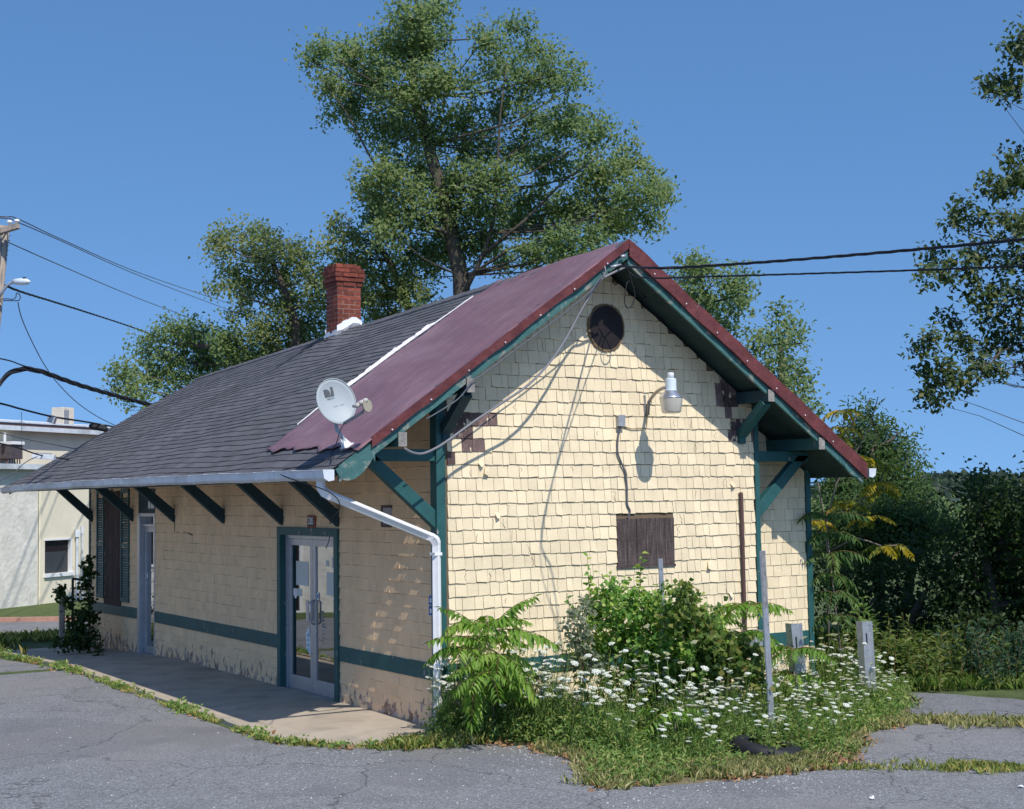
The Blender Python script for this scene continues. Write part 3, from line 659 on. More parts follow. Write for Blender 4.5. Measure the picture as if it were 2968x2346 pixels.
# chimney with corbelled cap, single bricks
ch = MB(); cw = .215; zb = 5.15; bh, mo = .062, .012
ch_ = {}
def brick_ring(z, e, missing=0.0):
    L = (cw+e)*2; n = 4; bl = L/2/1.0
    for side in range(4):
        off = (0 if int(round((z-zb)/(bh+mo))) % 2 == 0 else bl/2); u = -cw-e-off
        while u < cw+e:
            a, b = max(u, -cw-e), min(u+bl*.55*1.82, cw+e); u += bl
            if b-a < .03 or random.random() < missing: continue
            a += .005; b -= .005; j = random.uniform(-.004, .004); o = cw+e+j
            if side % 2 == 0:
                yv = -o if side == 0 else o-.09
                ch.box((CHX+a, CHY+yv, z), (CHX+b, CHY+yv+.09, z+bh), 0)
            else:
                xv = -o if side == 1 else o-.09
                ch.box((CHX+xv, CHY+max(a, -cw-e+.095), z), (CHX+xv+.09, CHY+min(b, cw+e-.095), z+bh), 0)
k = 0; z = zb
prof = [0]*13 + [.022, .045, .06, .05]
for k, e in enumerate(prof): brick_ring(zb+k*(bh+mo), e, .12 if k == len(prof)-2 else 0)
for k in (0,): brick_ring(zb+len(prof)*(bh+mo), .03, .45)
ch.box((CHX-cw+.008, CHY-cw+.008, zb-.5), (CHX+cw-.008, CHY+cw-.008, zb+13*(bh+mo)), 1)
ch.box((CHX-cw+.009, CHY-cw+.009, zb+13*(bh+mo)), (CHX+cw-.009, CHY+cw-.009, zb+(len(prof)-.3)*(bh+mo)), 1)
cho = fixn(ch.build('chimney', [m_brick, m_mortar], bld))
fm = MB(); e = cw+.012                               # white flashing, stepped and spread on to the shingles
def fz(x, y): return roofz(x, y)+.03
for (xa, ya, xb, yb, ox, oy) in ((-e, -e, e, -e, 0, -.05), (-e, e, -e, -e, -.16, 0), (e, e, -e, e, 0, .05)):
    A, B = V((CHX+xa, CHY+ya, 0)), V((CHX+xb, CHY+yb, 0)); n = 5; 
    for i in range(n):
        p, q = A.lerp(B, i/n), A.lerp(B, (i+1)/n); r = random.uniform(-.03, .03)
        up = .20 if oy else .13
        ca = V((ox, oy, 0))*random.uniform(.8, 1.4); vs = [(p.x, p.y, fz(p.x, p.y)+up+r), (q.x, q.y, fz(q.x, q.y)+up+r*.5), (q.x, q.y, fz(q.x, q.y)+.02), (p.x, p.y, fz(p.x, p.y)+.02), (p.x+ca.x-(.1 if i == 0 and ox == 0 else 0), p.y+ca.y, fz(p.x+ca.x, p.y)+.095), (q.x+ca.x, q.y+ca.y, fz(q.x+ca.x, q.y)+.095)]
        fm.add(vs, ((0, 1, 2, 3), (3, 2, 5, 4)))
fixn(fm.build('flashing', m_white, cho))
# ------------------------------------------------------------------ doors, window, vents of the station
dd = MB()                                            # teal casing of the double door
dd.box((-.045, 2.615, -.02), (.06, 2.725, 2.25)); dd.box((-.045, 4.49, -.02), (.06, 4.60, 2.25)); dd.box((-.047, 2.726, 2.14), (.06, 4.489, 2.248))
ddo = bev(fixn(dd.build('double_door', m_teal, bld)), .004)
XD = .085                                            # leaf plane
fr = MB()
for a, b, c, d in ((2.728, 2.765, .0, 2.137), (4.45, 4.487, .0, 2.137), (2.766, 4.449, 2.09, 2.137), (2.766, 4.449, -.02, .02)): fr.box((XD-.045, a, c), (XD+.045, b, d))
fixn(fr.build('door_frame', m_alu, ddo))
def leaf(y0, y1, z0, z1, par, name='door_leaf', mid=None, st=.085, bot=.19):
    mb = MB(); x0, x1 = XD-.025, XD+.022
    mb.box((x0, y0, z0), (x1, y0+st, z1)); mb.box((x0, y1-st, z0), (x1, y1, z1)); mb.box((x0+.001, y0+st, z0), (x1-.001, y1-st, z0+bot)); mb.box((x0+.001, y0+st, z1-.09), (x1-.001, y1-st, z1))
    o = bev(fixn(mb.build(name, m_alu, par)), .003)
    g_ = MB(); g_.box((XD-.006, y0+st, z0+bot), (XD, y1-st, z1-.09)); fixn(g_.build('glass_pane', m_glass, par)); return o
leaf(2.77, 3.604, .022, 2.086, ddo); leaf(3.612, 4.446, .022, 2.086, ddo)
def handle(y, par, side):
    mb = MB(); x = XD-.03
    mb.box((x-.05, y-.03, .98), (x-.035, y+.055, 1.27)); mb.box((x-.04, y-.012, 1.0), (x+.01, y+.012, 1.03)); mb.box((x-.04, y-.012, 1.22), (x+.01, y+.012, 1.25)); bev(fixn(mb.build('handle', m_alu, par)), .004)
handle(3.66, ddo, 1)
mb = MB(); mb.tube([(XD-.03, 3.555, .95), (XD-.075, 3.555, .97), (XD-.075, 3.555, 1.25), (XD-.03, 3.555, 1.27)], .014, 8); mb.build('handle', m_alu, ddo, True)
pp = mat('paper_notice', (.66, .66, .60), .9, .05, 3)
def paper(y0, y1, z0, z1, name='paper_notice', m=None, x=XD-.0085):
    mb = MB(); n = 4
    for i in range(n):
        a, b = y0+(y1-y0)*i/n, y0+(y1-y0)*(i+1)/n; mb.add([(x, a, z0), (x, b, z0), (x, b, z1), (x, a, z1)], ((0, 1, 2, 3),))
    return mb.build(name, m or pp, ddo)
paper(2.93, 3.20, 1.36, 1.66); paper(3.78, 4.20, 1.45, 1.78)
paper(2.87, 3.03, 1.72, 1.86); paper(3.12, 3.22, 1.74, 1.82); paper(4.0, 4.3, 1.30, 1.40)
blue = mat('blue_print', (.05, .15, .42), .6); lb = mat('pale_blue_print', (.25, .55, .62), .6)
def disc(y, z, r, name, m, par=ddo, x=XD-.012):
    mb = MB(); vs = [(x, y+r*math.cos(t*math.pi/10)*.8, z+r*math.sin(t*math.pi/10)) for t in range(20)]; mb.add(vs, (tuple(range(20)),)); return mb.build(name, m, par)
disc(3.47, 1.33, .055, 'round_sticker', m_white); disc(3.47, 1.33, .03, 'sticker_print', blue, ddo, XD-.0145)
disc(4.22, 1.33, .07, 'round_sticker', m_white)
mb = MB(); mb.add([(XD-.010, 3.76, .93), (XD-.010, 3.70, .50), (XD-.010, 3.86, .60), (XD-.010, 3.88, .80)], ((0, 1, 2, 3),)); mb.build('poster', m_white, ddo)
mb = MB()
for k in range(4): mb.add([(XD-.0125, 3.76+.02*(k % 2), .82-k*.07), (XD-.0125, 3.84, .79-k*.06), (XD-.0125, 3.84, .76-k*.06), (XD-.0125, 3.75, .775-k*.07)], ((0, 1, 2, 3),))
mb.build('poster_print', lb, ddo)
mb = MB()
for k in range(60):
    y, z = 3.30+random.gauss(0, .035), .95+random.gauss(0, .13); s = random.uniform(.006, .03)
    mb.add([(XD-.009, y, z), (XD-.009, y+s, z+s*.3), (XD-.009, y+s*.8, z+s), (XD-.009, y-s*.2, z+s*.7)], ((0, 1, 2, 3),))
mb.build('shattered_glass', mat('glass_shards', (.30, .34, .36), .3), ddo)
ct = MB()                                            # pale curtain inside
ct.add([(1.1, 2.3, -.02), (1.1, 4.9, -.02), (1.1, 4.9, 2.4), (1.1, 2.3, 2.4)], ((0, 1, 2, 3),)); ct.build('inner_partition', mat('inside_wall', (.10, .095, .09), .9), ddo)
# single door near the far end
sd = MB(); sd.box((-.02, 10.03, -.08), (.16, 10.09, 2.42)); sd.box((-.03, 10.85, -.08), (.16, 10.98, 2.42)); sd.box((-.021, 10.091, 2.36), (.16, 10.849, 2.42)); sd.box((.02, 10.091, 2.18), (.13, 10.849, 2.23)); sd.box((.02, 10.091, -.08), (.13, 10.849, -.035))
sdo = bev(fixn(sd.build('single_door', m_alu, bld)), .004)
g_ = MB(); g_.box((XD-.006, 10.095, 2.232), (XD, 10.845, 2.358)); fixn(g_.build('transom_pane', m_glass, sdo))
leaf(10.095, 10.845, -.03, 2.175, sdo, st=.08, bot=.13)
disc(10.72, 1.32, .05, 'round_sticker', m_white, sdo)
up_ = MB(); up_.box((.0, 10.03, 2.422), (.03, 10.98, 2.86)); upo = fixn(up_.build('transom_board', m_shadeteal, sdo))
up_ = MB(); up_.box((-.012, 10.12, 2.50), (-.002, 10.27, 2.74)); up_.box((-.012, 10.31, 2.50), (-.002, 10.42, 2.74)); fixn(up_.build('transom_light', m_white, sdo))
cu = MB(); cu.box((.55, 10.2, .9), (.57, 10.7, 2.1)); cu.build('inside_curtain', m_white, sdo)
# shuttered window
wd = MB(); wd.box((-.03, 11.95, .70), (.0, 13.02, .83)); 
for k in range(6): wd.box((-.012-.003*(k % 2), 11.955+k*.1775, .832), (.02, 11.955+k*.1775+.168, 2.86))
wd.box((-.022, 11.955, 1.92), (-.016, 13.015, 1.97))
wdo = fixn(wd.build('boarded_window', mat('brown_boards', (.075, .05, .045), .9, .25, 3, .4, 30), bld))
for y0 in (11.47, 13.03):
    sh = MB(); y1 = y0+.47; a, b = .80, 2.86
    sh.box((-.04, y0, a), (-.012, y0+.05, b)); sh.box((-.04, y1-.05, a), (-.012, y1, b)); sh.box((-.039, y0+.05, a), (-.012, y1-.05, a+.08)); sh.box((-.039, y0+.05, b-.08), (-.012, y1-.05, b)); sh.box((-.039, y0+.05, 1.8), (-.012, y1-.05, 1.86))
    for k in range(40):
        z = a+.09+k*.0455
        if z > b-.1 or 1.76 < z < 1.87: continue
        sh.add([(-.036, y0+.05, z), (-.036, y1-.05, z), (-.016, y1-.05, z+.035), (-.016, y0+.05, z+.035)], ((0, 1, 2, 3),))
    fixn(sh.build('shutter', m_teal, wdo))
# round attic opening and the boarded gable opening
rv = MB(); cx_, cz_, R_ = RV; n = 40
vs = [(cx_+R_*math.cos(2*math.pi*i/n), -.03, cz_+R_*1.08*math.sin(2*math.pi*i/n)) for i in range(n)]; rv.prism(vs, (0, .026, 0)); rvo = fixn(rv.build('round_window', m_darkglass, bld))
rr = MB(); n = 48
for i in range(n):
    a0, a1 = 2*math.pi*i/n, 2*math.pi*(i+1)/n-.006; r1 = R_+random.uniform(.008, .02); q = []
    for a, r in ((a0, R_-.008), (a0, r1), (a1, r1), (a1, R_-.008)): q.append((cx_+r*math.cos(a), -.036, cz_+1.08*r*math.sin(a)))
    rr.prism(q, (0, .034, 0))
fixn(rr.build('window_ring', mat('rotten_ring', (.16, .11, .06), .9, .4, 15), rvo))
bo = MB()
for k in range(6):
    u0 = BO[0]+k*(BO[1]-BO[0])/6; bo.box((u0+.002, -.026-random.uniform(0, .006), BO[2]), (u0+(BO[1]-BO[0])/6-.002, .0, BO[3]))
boo = bev(fixn(bo.build('boarded_opening', m_wood, bld)), .003)
sl_ = MB(); sl_.box((BO[0]-.01, -.035, BO[2]-.03), (BO[1]+.01, .0, BO[2]-.001)); fixn(sl_.build('sill', m_wood, boo))
# loose and torn shingles, peeled strips on the gable
# small front-wall vent and the crack near the single door
p0, p1 = on(1110, 1465, 0, 0), on(1139, 1529, 0, 0)
vt = MB(); y0, y1, z0, z1 = p1.y, p0.y, p1.z, p0.z
vt.box((-.03, y0, z0), (-.001, y1, z0+.03)); vt.box((-.03, y0, z1-.03), (-.001, y1, z1)); vt.box((-.03, y1-.03, z0+.03), (-.001, y1, z1-.03))
vto = fixn(vt.build('wall_vent', m_brown, bld)); vt = MB(); vt.box((-.02, y0, z0+.031), (-.001, y1-.031, z1-.031)); fixn(vt.build('vent_panel', mat('grey_panel', (.42, .38, .36), .8), vto))
ck = MB(); pts = [on(*p, 0, -.014) for p in ((506, 1515), (506, 1541), (520, 1544), (535, 1543), (548, 1546), (555, 1549))]; ck.tube(pts, .006, 4)
for q in pts[-2:]: ck.tube([q, q+V((0, -.05, -.03))], [.018, .004], 4)
ck.build('wall_crack', m_gap, bld)
# ------------------------------------------------------------------ things fixed on the building
# house number
ph = on(902, 1513, 0, -.03); hn = thing('house_number_sign', 'small red-framed plate reading 5205 above the glass double door', 'sign', (-.03, ph.y, ph.z))
mb = MB(); hw, hh = .125, .088; mb.box((-.035, ph.y-hw, ph.z-hh), (-.013, ph.y+hw, ph.z+hh)); bev(fixn(mb.build('plate', mat('red_plate', (.32, .09, .05), .6, .2, 20), hn)), .004)
mb = MB(); mb.box((-.0385, ph.y-hw+.022, ph.z-hh+.03), (-.0352, ph.y+hw-.022, ph.z+hh-.02)); fixn(mb.build('black_field', m_black, hn))
me = text_mesh('5205', .15); o = bpy.data.objects.new('digits', me); me.materials.append(m_white); COL.objects.link(o)
o.matrix_world = Matrix.Translation((-.0405, ph.y, ph.z+.006)) @ Matrix(((0, 0, -1, 0), (-1, 0, 0, 0), (0, 1, 0, 0), (0, 0, 0, 1))) @ Matrix.Diagonal((.62, .92, 1, 1))
o.parent = hn; o.matrix_parent_inverse = Matrix.Translation(-V(hn.location))
# blue stickers by the corner
pb = on(1249, 1752, 0, -.016); mb = MB(); mb.box((-.018, pb.y-.05, pb.z-.005), (-.014, pb.y+.05, pb.z+.10)); mb.box((-.018, pb.y-.05, pb.z-.125), (-.014, pb.y+.05, pb.z-.02)); 
st_ = tag(fixn(mb.build('wall_sticker', blue)), 'pair of small blue stickers on the shaded front wall by the corner board', 'sticker')
mb = MB(); mb.box((-.0195, pb.y-.02, pb.z+.02), (-.0183, pb.y+.02, pb.z+.07)); mb.box((-.0195, pb.y-.02, pb.z-.10), (-.0183, pb.y+.02, pb.z-.05)); fixn(mb.build('sticker_print', m_white, st_))
# barn light
LY = -.62; lc = on(1945, 1150, 1, LY)
lamp = thing('wall_lamp', 'white yard light with ribbed lens on a curved arm high on the gable', 'lamp', (3.03, 0, 3.66))
def lz(py): return on(1945, py, 1, LY).z
zt_, z1_, z2_, z3_, z4_ = lz(1081), lz(1097), lz(1132), lz(1153), lz(1198)
mb = MB(); mb.lathe([(0, zt_), (.036, zt_), (.040, zt_-.008), (.040, z1_), (0, z1_)], (lc.x, LY, 0), n=20); mb.build('photocell', m_white, lamp, True)
mb = MB(); mb.lathe([(0, z1_), (.058, z1_-.002), (.068, z1_-.012), (.068, z2_+.004), (.076, z2_+.002), (.076, z2_-.006), (.0, z2_-.006)], (lc.x, LY, 0), n=28); bev(mb.build('ballast_housing', mat('lamp_paint', (.60, .68, .72), .4, .04), lamp, True), .002)
mb = MB(); mb.lathe([(.07, z2_-.004), (.085, z2_-.015), (.135, z3_+.012), (.148, z3_), (.146, z3_-.006), (.13, z3_+.006), (.07, z2_-.01)], (lc.x, LY, 0), n=32); mb.build('reflector', mat('spun_aluminium', (.66, .66, .70), .28, .05, 6, metal=.8), lamp, True)
mb = MB(); pr = [(.141, z3_-.002), (.140, z3_-.02), (.120, z4_+.022), (.112, z4_+.006), (.085, z4_-.004), (.0, z4_-.008)]; mb.lathe(pr, (lc.x, LY, 0), n=40); mb.build('lens', m_lens, lamp, True)
a0, a1, a2, a3 = on(1878, 1204, 1, -.045), on(1880, 1166, 1, -.06), on(1890, 1143, 1, -.25), V((lc.x-.06, LY+.03, z2_+.035))
pts = [a0, a1]
for t in (.15, .3, .45, .6, .75, .9, 1): pts.append(a1*(1-t)**2 + V((a1.x, -.22, a3.z+.01))*2*t*(1-t) + a3*t*t)
mb = MB(); mb.tube(pts, .021, 10); mb.build('arm', mat('worn_pipe', (.42, .38, .34), .5, .25, 10, metal=.3), lamp, True)
mb = MB(); mb.box((a0.x-.04, -.03, a0.z-.01), (a0.x-.015, -.002, a1.z+.09)); mb.lathe([(.028, 0), (.034, .01), (.028, .02)], (a1.x, -.09, a1.z), (0, 1, 0), 12); bev(fixn(mb.build('mounting_plate', m_galvd, lamp)), .003)
# junction box, conduit
jb = on(1796, 1220, 1, -.03)
jbo = MB(); jbo.box((jb.x-.045, -.075, jb.z-.065), (jb.x+.045, -.016, jb.z+.065)); jb_ = tag(bev(fixn(jbo.build('junction_box', m_galv)), .004), 'small grey metal junction box on the sunny gable below the yard light', 'junction box')
cm = MB(); cm.box((jb.x-.05, -.081, jb.z-.07), (jb.x+.05, -.0755, jb.z+.07)); fixn(cm.build('cover', m_galv, jb_))
def wire(name, label, cat, pts, r, m=m_wire, n=5, group=None, twist=0, sub=10):
    P_ = [V(p) for p in pts]; out = []
    for i in range(len(P_)-1):
        a, b, c_, d = P_[max(i-1, 0)], P_[i], P_[i+1], P_[min(i+2, len(P_)-1)]
        for k in range(sub):
            t = k/sub; out.append(.5*((2*b)+(c_-a)*t+(2*a-5*b+4*c_-d)*t*t+(3*b-3*c_+d-a)*t**3))
    out.append(P_[-1]); mb = MB()
    if twist:
        for ph_ in range(3):
            q = []; L = 0
            for i, p in enumerate(out):
                if i: L += (p-out[i-1]).length
                q.append(p + V((0, math.cos(L*twist+ph_*2.1), math.sin(L*twist+ph_*2.1)))*r*.8)
            mb.tube(q, r*.75, n)
    else: mb.tube(out, r, n)
    return tag(mb.build(name, m, None, True), label, cat, group)
wire('conduit', 'grey conduit running down the gable shingles from the junction box', 'conduit', [V((jb.x, -.045, jb.z-.06)), on(1791, 1270, 1, -.035), on(1790, 1310, 1, -.035), on(1800, 1340, 1, -.035), on(1812, 1370, 1, -.035), on(1817, 1410, 1, -.035), on(1818, 1460, 1, -.035), on(1826, 1482, 1, -.035), V((2.66, -.03, 2.345))], .012, m_wire)
wire('lamp_wire', 'thin pale wire linking the junction box to the yard light', 'wire', [V((jb.x+.04, -.03, jb.z-.06)), on(1830, 1243, 1, -.026), on(1866, 1242, 1, -.026), on(1874, 1236, 1, -.026), on(1876, 1205, 1, -.03)], .007, mat('tan_wire', (.36, .28, .17), .7))
wire('drain_pipe', 'dark brown pipe standing up the right side of the gable wall', 'pipe', [on(2147, 1428, 1, -.04), on(2149, 1450, 1, -.05), on(2152, 1560, 1, -.05), on(2156, 1700, 1, -.05), on(2160, 1830, 1, -.05)], .026, m_brown, 10)
eb = on(2183, 1852, 1, -.1); mb = MB(); mb.box((eb.x-.12, -.14, eb.z-.11), (eb.x+.12, -.032, eb.z+.11)); ebo = tag(bev(fixn(mb.build('meter_box', m_galvd)), .006), 'low grey utility box on the belt board at the foot of the brown pipe', 'utility box')
mb = MB(); mb.box((eb.x-.02, -.155, eb.z-.09), (eb.x+.115, -.1415, eb.z+.10)); fixn(mb.build('cover', m_galv, ebo))
# service cable looping along the rake and across the gable
wire('service_cable', 'thick grey service cable swooping from the gable peak down across to the corner', 'cable', [on(1812, 775, 1, -.66), on(1760, 800, 1, -.66), on(1732, 822, 1, -.62), on(1690, 890, 1, -.58), on(1640, 982, 1, -.55), on(1590, 1055, 1, -.55), on(1530, 1117, 1, -.53), on(1450, 1172, 1, -.5), on(1377, 1220, 1, -.48), on(1300, 1276, 1, -.5), on(1262, 1300, 1, -.52), on(1225, 1315, 1, -.56), on(1195, 1312, 1, -.6), on(1172, 1300, 1, -.63)], .015, mat('cable_sheath', (.20, .20, .22), .6))
wire('rake_cable', 'second cable tied along the underside of the left rake board', 'cable', [on(1745, 800, 1, -.67), on(1700, 855, 1, -.66), on(1600, 935, 1, -.66), on(1500, 1010, 1, -.66), on(1400, 1085, 1, -.66), on(1370, 1105, 1, -.66), on(1330, 1155, 1, -.64), on(1270, 1195, 1, -.62), on(1235, 1215, 1, -.62)], .008, m_wire)
wire('drip_loop', 'black cable loop dangling under the peak of the gable', 'cable', [on(1812, 765, 1, -.64), on(1822, 790, 1, -.63), on(1832, 820, 1, -.6), on(1840, 855, 1, -.58), on(1834, 882, 1, -.57), on(1820, 893, 1, -.56), on(1811, 880, 1, -.56), on(1812, 850, 1, -.57), on(1822, 815, 1, -.55), on(1850, 845, 1, -.3), on(1875, 868, 1, -.05)], .0075, m_black)
wire('hook_wire', 'short hooked wire on the shaded shingles beside the gable peak', 'wire', [on(1776, 810, 1, -.03), on(1776, 818, 1, -.06), on(1784, 825, 1, -.07), on(1794, 820, 1, -.05)], .007, m_black)
ins = thing('cable_clamp', 'bundle of grey cable clamps at the gable peak', 'cable clamp', on(1785, 775, 1, -.64))
mb = MB(); mb.tube([on(1770, 775, 1, -.66), on(1800, 768, 1, -.68)], [.02, .012], 8); mb.tube([on(1800, 745, 1, -.66), on(1812, 742, 1, -.66)], .022, 8); mb.build('wedge_clamp', m_galv, ins, True)
mb = MB(); mb.tube([on(1752, 772, 1, -.66), on(1756, 785, 1, -.66), on(1748, 800, 1, -.66), on(1752, 806, 1, -.66)], .009, 6); mb.build('hook', m_galvd, ins, True)
wire('power_line', 'thick twisted black line leaving the gable peak for the right, upper of the two', 'power line', [on(1795, 772, 1, -.66), dep(1880, 777, 15.4), dep(1990, 775, 15.0), dep(2260, 757, 14.0), dep(2620, 727, 13.0), dep(2968, 694, 12.0), dep(3300, 655, 11.2)], .011, m_black, 5, None, 9)
wire('power_line', 'thinner twisted black line leaving the gable peak for the right, lower of the two', 'power line', [on(1820, 785, 1, -.62), dep(1870, 806, 15.4), dep(2100, 801, 14.6), dep(2300, 795, 14.0), dep(2620, 785, 13.0), dep(2968, 772, 12.0), dep(3300, 760, 11.2)], .007, m_black, 5, None, 9)
# satellite dish
mp = on_slope(1010, 1300); dish = thing('satellite_dish', 'pale grey oval satellite dish with printed logo on the lower edge of the roof', 'satellite dish', mp)
nrm = (-FW*.80 + RT*.46 + UP*.26).normalized(); dc = dep(975, 1163, (mp-CAM).dot(FW)-.10)
upd = (UP*1.0 - RT*.27); upd = (upd - nrm*upd.dot(nrm)).normalized(); rtd = upd.cross(nrm)
A_, B_ = .222, .252; mb = MB(); rings = 8; n = 44; vs = []; fs = []
for k in range(rings+1):
    r = k/rings
    for i in range(n):
        t = 2*math.pi*i/n; vs.append(dc + rtd*(A_*r*math.cos(t)) + upd*(B_*r*math.sin(t)) + nrm*(.055*(r*r-1)))
for k in range(rings):
    for i in range(n): fs.append((k*n+i, k*n+(i+1) % n, (k+1)*n+(i+1) % n, (k+1)*n+i))
b0 = len(vs); vs += [v - nrm*.008 for v in vs]; fs += [tuple(reversed([i+b0 for i in f])) for f in fs[:]]
for i in range(n): fs.append((rings*n+i, rings*n+(i+1) % n, b0+rings*n+(i+1) % n, b0+rings*n+i))
mb.add(vs, fs); dso_ = mb.build('reflector', m_dish, dish, True)
rim = MB(); rim.tube([dc + rtd*(A_*math.cos(2*math.pi*i/n)) + upd*(B_*math.sin(2*math.pi*i/n)) for i in range(n+1)], .006, 6, caps=False); rim.build('rim', m_dish, dish, True)
def dsurf(u, v, h=.004): r2 = (u/A_)**2+(v/B_)**2; return dc + rtd*u + upd*v + nrm*(.055*(r2-1)+h)
lg = MB(); LU, LV = -.045, .115; k_ = .9                 # half-disc and swoosh of the mark
q = [(LU-.05, LV-.045), (LU-.05, LV+.04)] + [(LU-.02+.048*math.cos(t)*k_, LV-.0025+.0425*math.sin(t)) for t in [math.pi/2-i*math.pi/10 for i in range(11)]]
lg.add([dsurf(*p) for p in q], (tuple(range(len(q))),))
q = [(LU-.01, LV-.045), (LU+.02, LV-.028), (LU+.036, LV+.005), (LU+.040, LV+.04), (LU+.03, LV+.052), (LU+.066, LV+.052), (LU+.066, LV-.045)]
lg.add([dsurf(*p) for p in q], ((0, 1, 6), (1, 2, 6), (2, 3, 6), (3, 5, 6), (3, 4, 5)))
for (a, b) in ((-.03, -.055), (.045, -.03)): lg.add([dsurf(a, -.045), dsurf(a+.055, -.042), dsurf(a+.055, -.045), dsurf(a, -.048)], ((0, 1, 2, 3),))
fixn(lg.build('logo', m_ink, dso_))
me = text_mesh('DIRECTV', .026, .0005); o = bpy.data.objects.new('lettering', me); me.materials.append(m_ink); COL.objects.link(o)
pc = dsurf(LU+.008, LV-.068, .006); mm = Matrix((rtd, upd, nrm)).transposed().to_4x4(); mm.translation = pc; o.matrix_world = mm; o.parent = dso_; o.matrix_parent_inverse = Matrix.Identity(4)
o.matrix_parent_inverse = Matrix.Translation(V(dish.location)) @ Matrix.Translation(-V(dish.location))
low = dc - upd*B_*.9 - nrm*.05; lnb = dep(1052, 1195, (dc-CAM).dot(FW)-.36); tip = lnb
arm0 = dc - upd*B_*1.02 + nrm*.01
mb = MB(); mb.bar(arm0, lnb, .022, .03, upd); mb.tube([lnb, dep(1055, 1180, (lnb-CAM).dot(FW)), dep(1047, 1172, (lnb-CAM).dot(FW)), dep(1045, 1160, (lnb-CAM).dot(FW))], .009, 6); mb.build('feed_arm', m_galvd, dish)
mb = MB(); ld = (lnb-CAM).dot(FW)-.01
for (x, y) in ((1034, 1176), (1046, 1168), (1057, 1162)):
    p = dep(x, y, ld); mb.lathe([(0, -.035), (.024, -.03), (.026, 0), (.02, .02), (.016, .05), (0, .05)], p, (nrm*-.6+RT*-.5).normalized(), 12)
mb.build('feed_horn', mat('lnb_grey', (.50, .46, .42), .6), dish, True)
mb = MB(); pc = dep(1066, 1176, ld-.02); n2 = (RT*.55-FW*.75+UP*.2).normalized(); ax = n2.cross(UP).normalized(); ay = ax.cross(n2)
q = [pc+ax*(.055*math.cos(t))+ay*(.068*math.sin(t)) for t in [2*math.pi*i/18 for i in range(18)]]; mb.prism(q, -n2*.02); fixn(mb.build('feed_cover', mat('lnb_cover', (.30, .28, .21), .7), dish))
hub = dc - nrm*.115; mb = MB(); pts = [hub - upd*.02, dep(972, 1225, (hub-CAM).dot(FW)), dep(976, 1245, (hub-CAM).dot(FW)-.02), dep(990, 1265, (mp-CAM).dot(FW)-.06), dep(1005, 1288, (mp-CAM).dot(FW)-.02), mp]; mb.tube(pts, .021, 10); mb.build('mast', mat('mast_grey', (.36, .40, .43), .5), dish, True)
mb = MB(); mb.bar(hub-upd*.07, hub+upd*.07, .09, .05, nrm); mb.build('back_plate', m_galvd, dish)
mb = MB(); sn = V((-.69, 0, 1)).normalized(); sy_ = V((0, 1, 0)); sx_ = sy_.cross(sn)
mb.prism([mp+sx_*a+sy_*b+sn*.03 for a, b in ((-.05, -.09), (.05, -.09), (.05, .09), (-.05, .09))], sn*.008)
for b in (-.035, .035): mb.prism([mp+sx_*-.045+sy_*b+sn*.038, mp+sx_*.045+sy_*b+sn*.038, mp+sx_*.02+sy_*b+sn*.12, mp+sx_*-.02+sy_*b+sn*.13], sy_*.006)
fixn(mb.build('foot', m_white, dish))
wire('coax_cable', 'black cable hanging from the satellite dish over the gutter to the wall', 'cable', [arm0, dep(988, 1245, 15.35), dep(973, 1290, 15.35), on_slope(965, 1305)+V((0, 0, .03)), on_slope(940, 1345)+V((0, 0, .03)), V((-1.70, .55, 2.93)), dep(950, 1425, 15.2), dep(985, 1470, 15.45), on(958, 1510, 0, -.1), on(955, 1560, 0, -.03), on(945, 1590, 0, -.03)], .006, m_black)
# ------------------------------------------------------------------ leaves and plants (every leaf a small folded face)
def leaf_arrays(C, size, D=None, up=.35, aspect=.55, rnd=None, fold=.18, jit=.35, seed=None):
    n = len(C); C = np.asarray(C, float)
    d = RNG.normal(size=(n, 3)) if D is None else np.asarray(D, float) + RNG.normal(size=(n, 3))*.35
    if D is None: d[:, 2] -= .25
    d /= np.linalg.norm(d, axis=1)[:, None]
    nn = RNG.normal(size=(n, 3)) + up*3*np.array([-SUND.x*1.1, -SUND.y*1.1, -SUND.z*.7+.35]);   # leaves turn towards the light
    s = np.cross(d, nn); s /= np.linalg.norm(s, axis=1)[:, None] + 1e-9
    nz = np.cross(s, d); L = (size*(1+jit*(RNG.random(n)*2-1)))[:, None] if np.isscalar(size) else size[:, None]
    Wd = L*aspect*.5
    v0 = C; v1 = C + d*L*.42 + s*Wd + nz*L*fold; v2 = C + d*L; v3 = C + d*L*.42 - s*Wd + nz*L*fold
    vs = np.stack([v0, v1, v2, v3], 1).reshape(-1, 3)
    return vs, (RNG.random(n) if rnd is None else rnd)
def leaf_mesh(name, vs, rnd, m, parent=None):
    n = len(vs)//4; me = bpy.data.meshes.new(name); me.vertices.add(n*4); me.vertices.foreach_set('co', vs.astype(np.float32).ravel())
    idx = np.arange(n)[:, None]*4; tri = np.concatenate([idx+np.array([[0, 1, 2]]), idx+np.array([[0, 2, 3]])], 1).ravel()
    me.loops.add(n*6); me.loops.foreach_set('vertex_index', tri.astype(np.int32)); me.polygons.add(n*2)
    me.polygons.foreach_set('loop_start', np.arange(0, n*6, 3).astype(np.int32)); me.polygons.foreach_set('loop_total', np.full(n*2, 3, np.int32))
    me.update(calc_edges=True); a = me.attributes.new('rnd', 'FLOAT', 'FACE'); a.data.foreach_set('value', np.repeat(np.asarray(rnd), 2).astype(np.float32))
    me.materials.append(m); o = bpy.data.objects.new(name, me); COL.objects.link(o)
    if parent: setp(o, parent)
    return o
def join_leaves(lst): return np.concatenate([a for a, _ in lst]), np.concatenate([b for _, b in lst])
